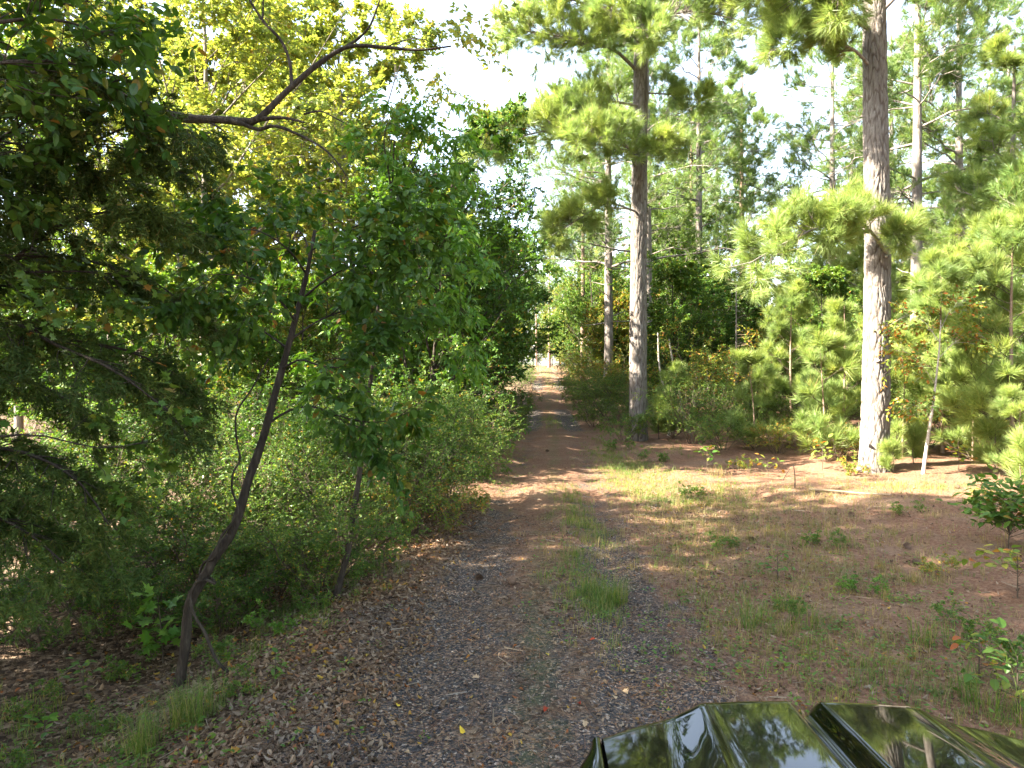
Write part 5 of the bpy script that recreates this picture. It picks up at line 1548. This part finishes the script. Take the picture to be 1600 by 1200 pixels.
# broadleaf seedlings
def seedling(px, py, h, label, leaf, mat, size, n, lean=(0, 0), name='seedling', tiers=7, per=3, reach=.16, n_obj=120):
    d = CH * F / (py - HZ); x = (px - 800) / F * d
    for _ in range(5):
        d = (CH - gz1(x, d)) * F / (py - HZ); x = (px - 800) / F * d
    z = gz1(x, d); root = thing(name, (x, d, z), label, 'seedling'); o = np.array(root.location)
    S = np.array([(x, d, z - .02), (x + lean[0] * .4, d + lean[1] * .4, z + h * .5), (x + lean[0], d + lean[1], z + h)])
    Pm = resample(S, 10)[None]; RT = np.linspace(.008, .003, 10)[None]; b = MB().add(*tubes(Pm, RT, 6))
    P2, L2, r2 = spawn(Pm, np.array([reach / .5]), n, .3, 1, 1.1, .5, .15, 4, (0, 0, -.15), .05, .1, Rp=RT, rr=.6)
    b.add(*tubes(P2, radii(np.maximum(r2, .002), 4), 4)); b.build('stem', M_TWIG, root, o, smooth=True)
    pos, M = leaves_on(P2, per, .4, .8, -.15, 1.2, .3, size)
    pieces(root, [leaf], pos, M, mat, n_obj, 'leaf', 'leaves')
seedling(255, 1035, .62, 'bright green sassafras seedling with lobed leaves left of the crooked trunk', MAPLELEAF, M_BRIGHT, (.11, .17), 13, (-.05, 0), per=4, reach=.24)
seedling(385, 960, .34, 'small green seedling right of the crooked trunk', OVATE, M_BRIGHT, (.06, .10), 9, reach=.14)
seedling(440, 900, .4, 'pale green seedling between the crooked trunk and the short stem', OVATE, M_BRIGHT, (.06, .1), 10, reach=.18)
seedling(130, 1090, .25, 'low seedling in the leaf litter at the left', OVATE, M_MID, (.05, .08), 8, reach=.15)
seedling(70, 1165, .2, 'low green seedling in the bottom left corner', OVATE, M_BRIGHT, (.05, .08), 7, reach=.14)
seedling(430, 1070, .22, 'tiny seedling at the edge of the leaf covered bank', OVATE, M_MID, (.04, .07), 6, reach=.1)
seedling(1575, 860, .55, 'leafy dark green bush at the right edge of the clearing', OVATE, M_MID, (.08, .13), 95, (.05, 0), name='leafy_bush', per=8, reach=.66, n_obj=280)
seedling(1590, 935, .42, 'red and green seedling below the leafy bush at the right edge', OVATE, M_AUT, (.07, .12), 20, name='seedling', per=5, reach=.42)
seedling(1590, 1115, .38, 'green seedling at the right edge just above the hood', OVATE, M_SHRUB, (.06, .10), 16, name='seedling', per=4, reach=.3)
seedling(1530, 1060, .26, 'low seedling among grass left of the one at the right edge', OVATE, M_AUT, (.05, .085), 10, reach=.2)
seedling(1215, 905, .25, 'small dark seedling in the dry grass by the lane', OVATE, M_MID, (.05, .08), 9, reach=.16)
seedling(1105, 735, .45, 'green seedling left of the clearing by the verge grass', OVATE, M_MID, (.09, .14), 12, reach=.3)
seedling(1285, 735, .5, 'yellow leaved seedling left of the thick pine foot', OVATE, M_AUT, (.09, .15), 12, reach=.4)
seedling(1498, 735, .45, 'pale stemmed seedling with yellow leaves right of the pale sapling', OVATE, M_AUT, (.09, .14), 12, reach=.35)
seedling(1200, 745, .35, 'low yellow green seedling in the middle of the clearing', OVATE, M_AUT, (.08, .12), 8, reach=.3)
seedling(705, 825, .5, 'yellowing seedling on the lane edge below the thicket', OVATE, M_AUT, (.06, .10), 14, reach=.3)
seedling(600, 900, .3, 'low green seedling on the bank edge', OVATE, M_SHRUB, (.05, .08), 9, reach=.2)

for px, d, sc, swap, lab in [
    (1290, 9.0, .45, None, 'small green weed in the dry grass left of the leafy bush'), (1350, 7.2, .4, MIDG2, 'small weed in the pine straw above the hood'), (1500, 6.2, .45, None, 'weed left of the seedlings at the right edge'),
    (1470, 7.9, .4, AUT3, 'reddish weed in the pine straw at the right'), (1240, 6.6, .35, None, 'small weed beside the gravel right of the lane'), (1130, 9.0, .4, None, 'weed on the verge where the gravel ends'),
    (1570, 5.4, .5, None, 'leafy weed at the lower right edge'), (1420, 10.5, .4, None, 'weed in the clearing before the fallen branch'), (1540, 11.5, .45, AUT3, 'yellowing weed at the right of the clearing'),
    (1080, 12.5, .5, None, 'weed in the verge grass right of the lane'), (1160, 15.5, .6, AUT3, 'yellowing weed at the back of the clearing'), (1330, 14.6, .7, AUT3, 'yellow weed at the left foot of the thick pine'),
    (1020, 17, .6, None, 'green weed on the verge before the middle pine'), (970, 19.5, .7, None, 'leafy weed at the verge left of the middle pine'),
    (60, 5.6, .4, None, 'small weed in the leaf litter near the left edge'), (150, 5.2, .35, None, 'small weed in the leaf litter left of the feathery grass'), (210, 6.4, .5, None, 'leafy weed in the litter before the sassafras'),
    (340, 6.2, .45, None, 'leafy weed at the right foot of the crooked trunk'), (420, 6.6, .45, MIDG2, 'weed on the bank right of the vine foot'), (480, 7.2, .5, None, 'leafy weed on the bank before the thicket'),
    (540, 8.0, .5, None, 'leafy weed at the foot of the short crooked stem'), (610, 9.2, .5, None, 'weed on the bank edge below the thicket'), (20, 4.7, .35, None, 'weed in the bottom left corner'),
    (375, 5.3, .3, None, 'small weed beside the vine foot'), (750, 11.5, .5, None, 'low weed at the left lane edge'), (775, 14.5, .55, None, 'low weed at the left lane edge beyond the thicket')]:
    S4.put((px - 800) / F * d, d, None, sc, lab, 'weeds on the forest floor', swap)

for w_ in WOODS: w_.finish()
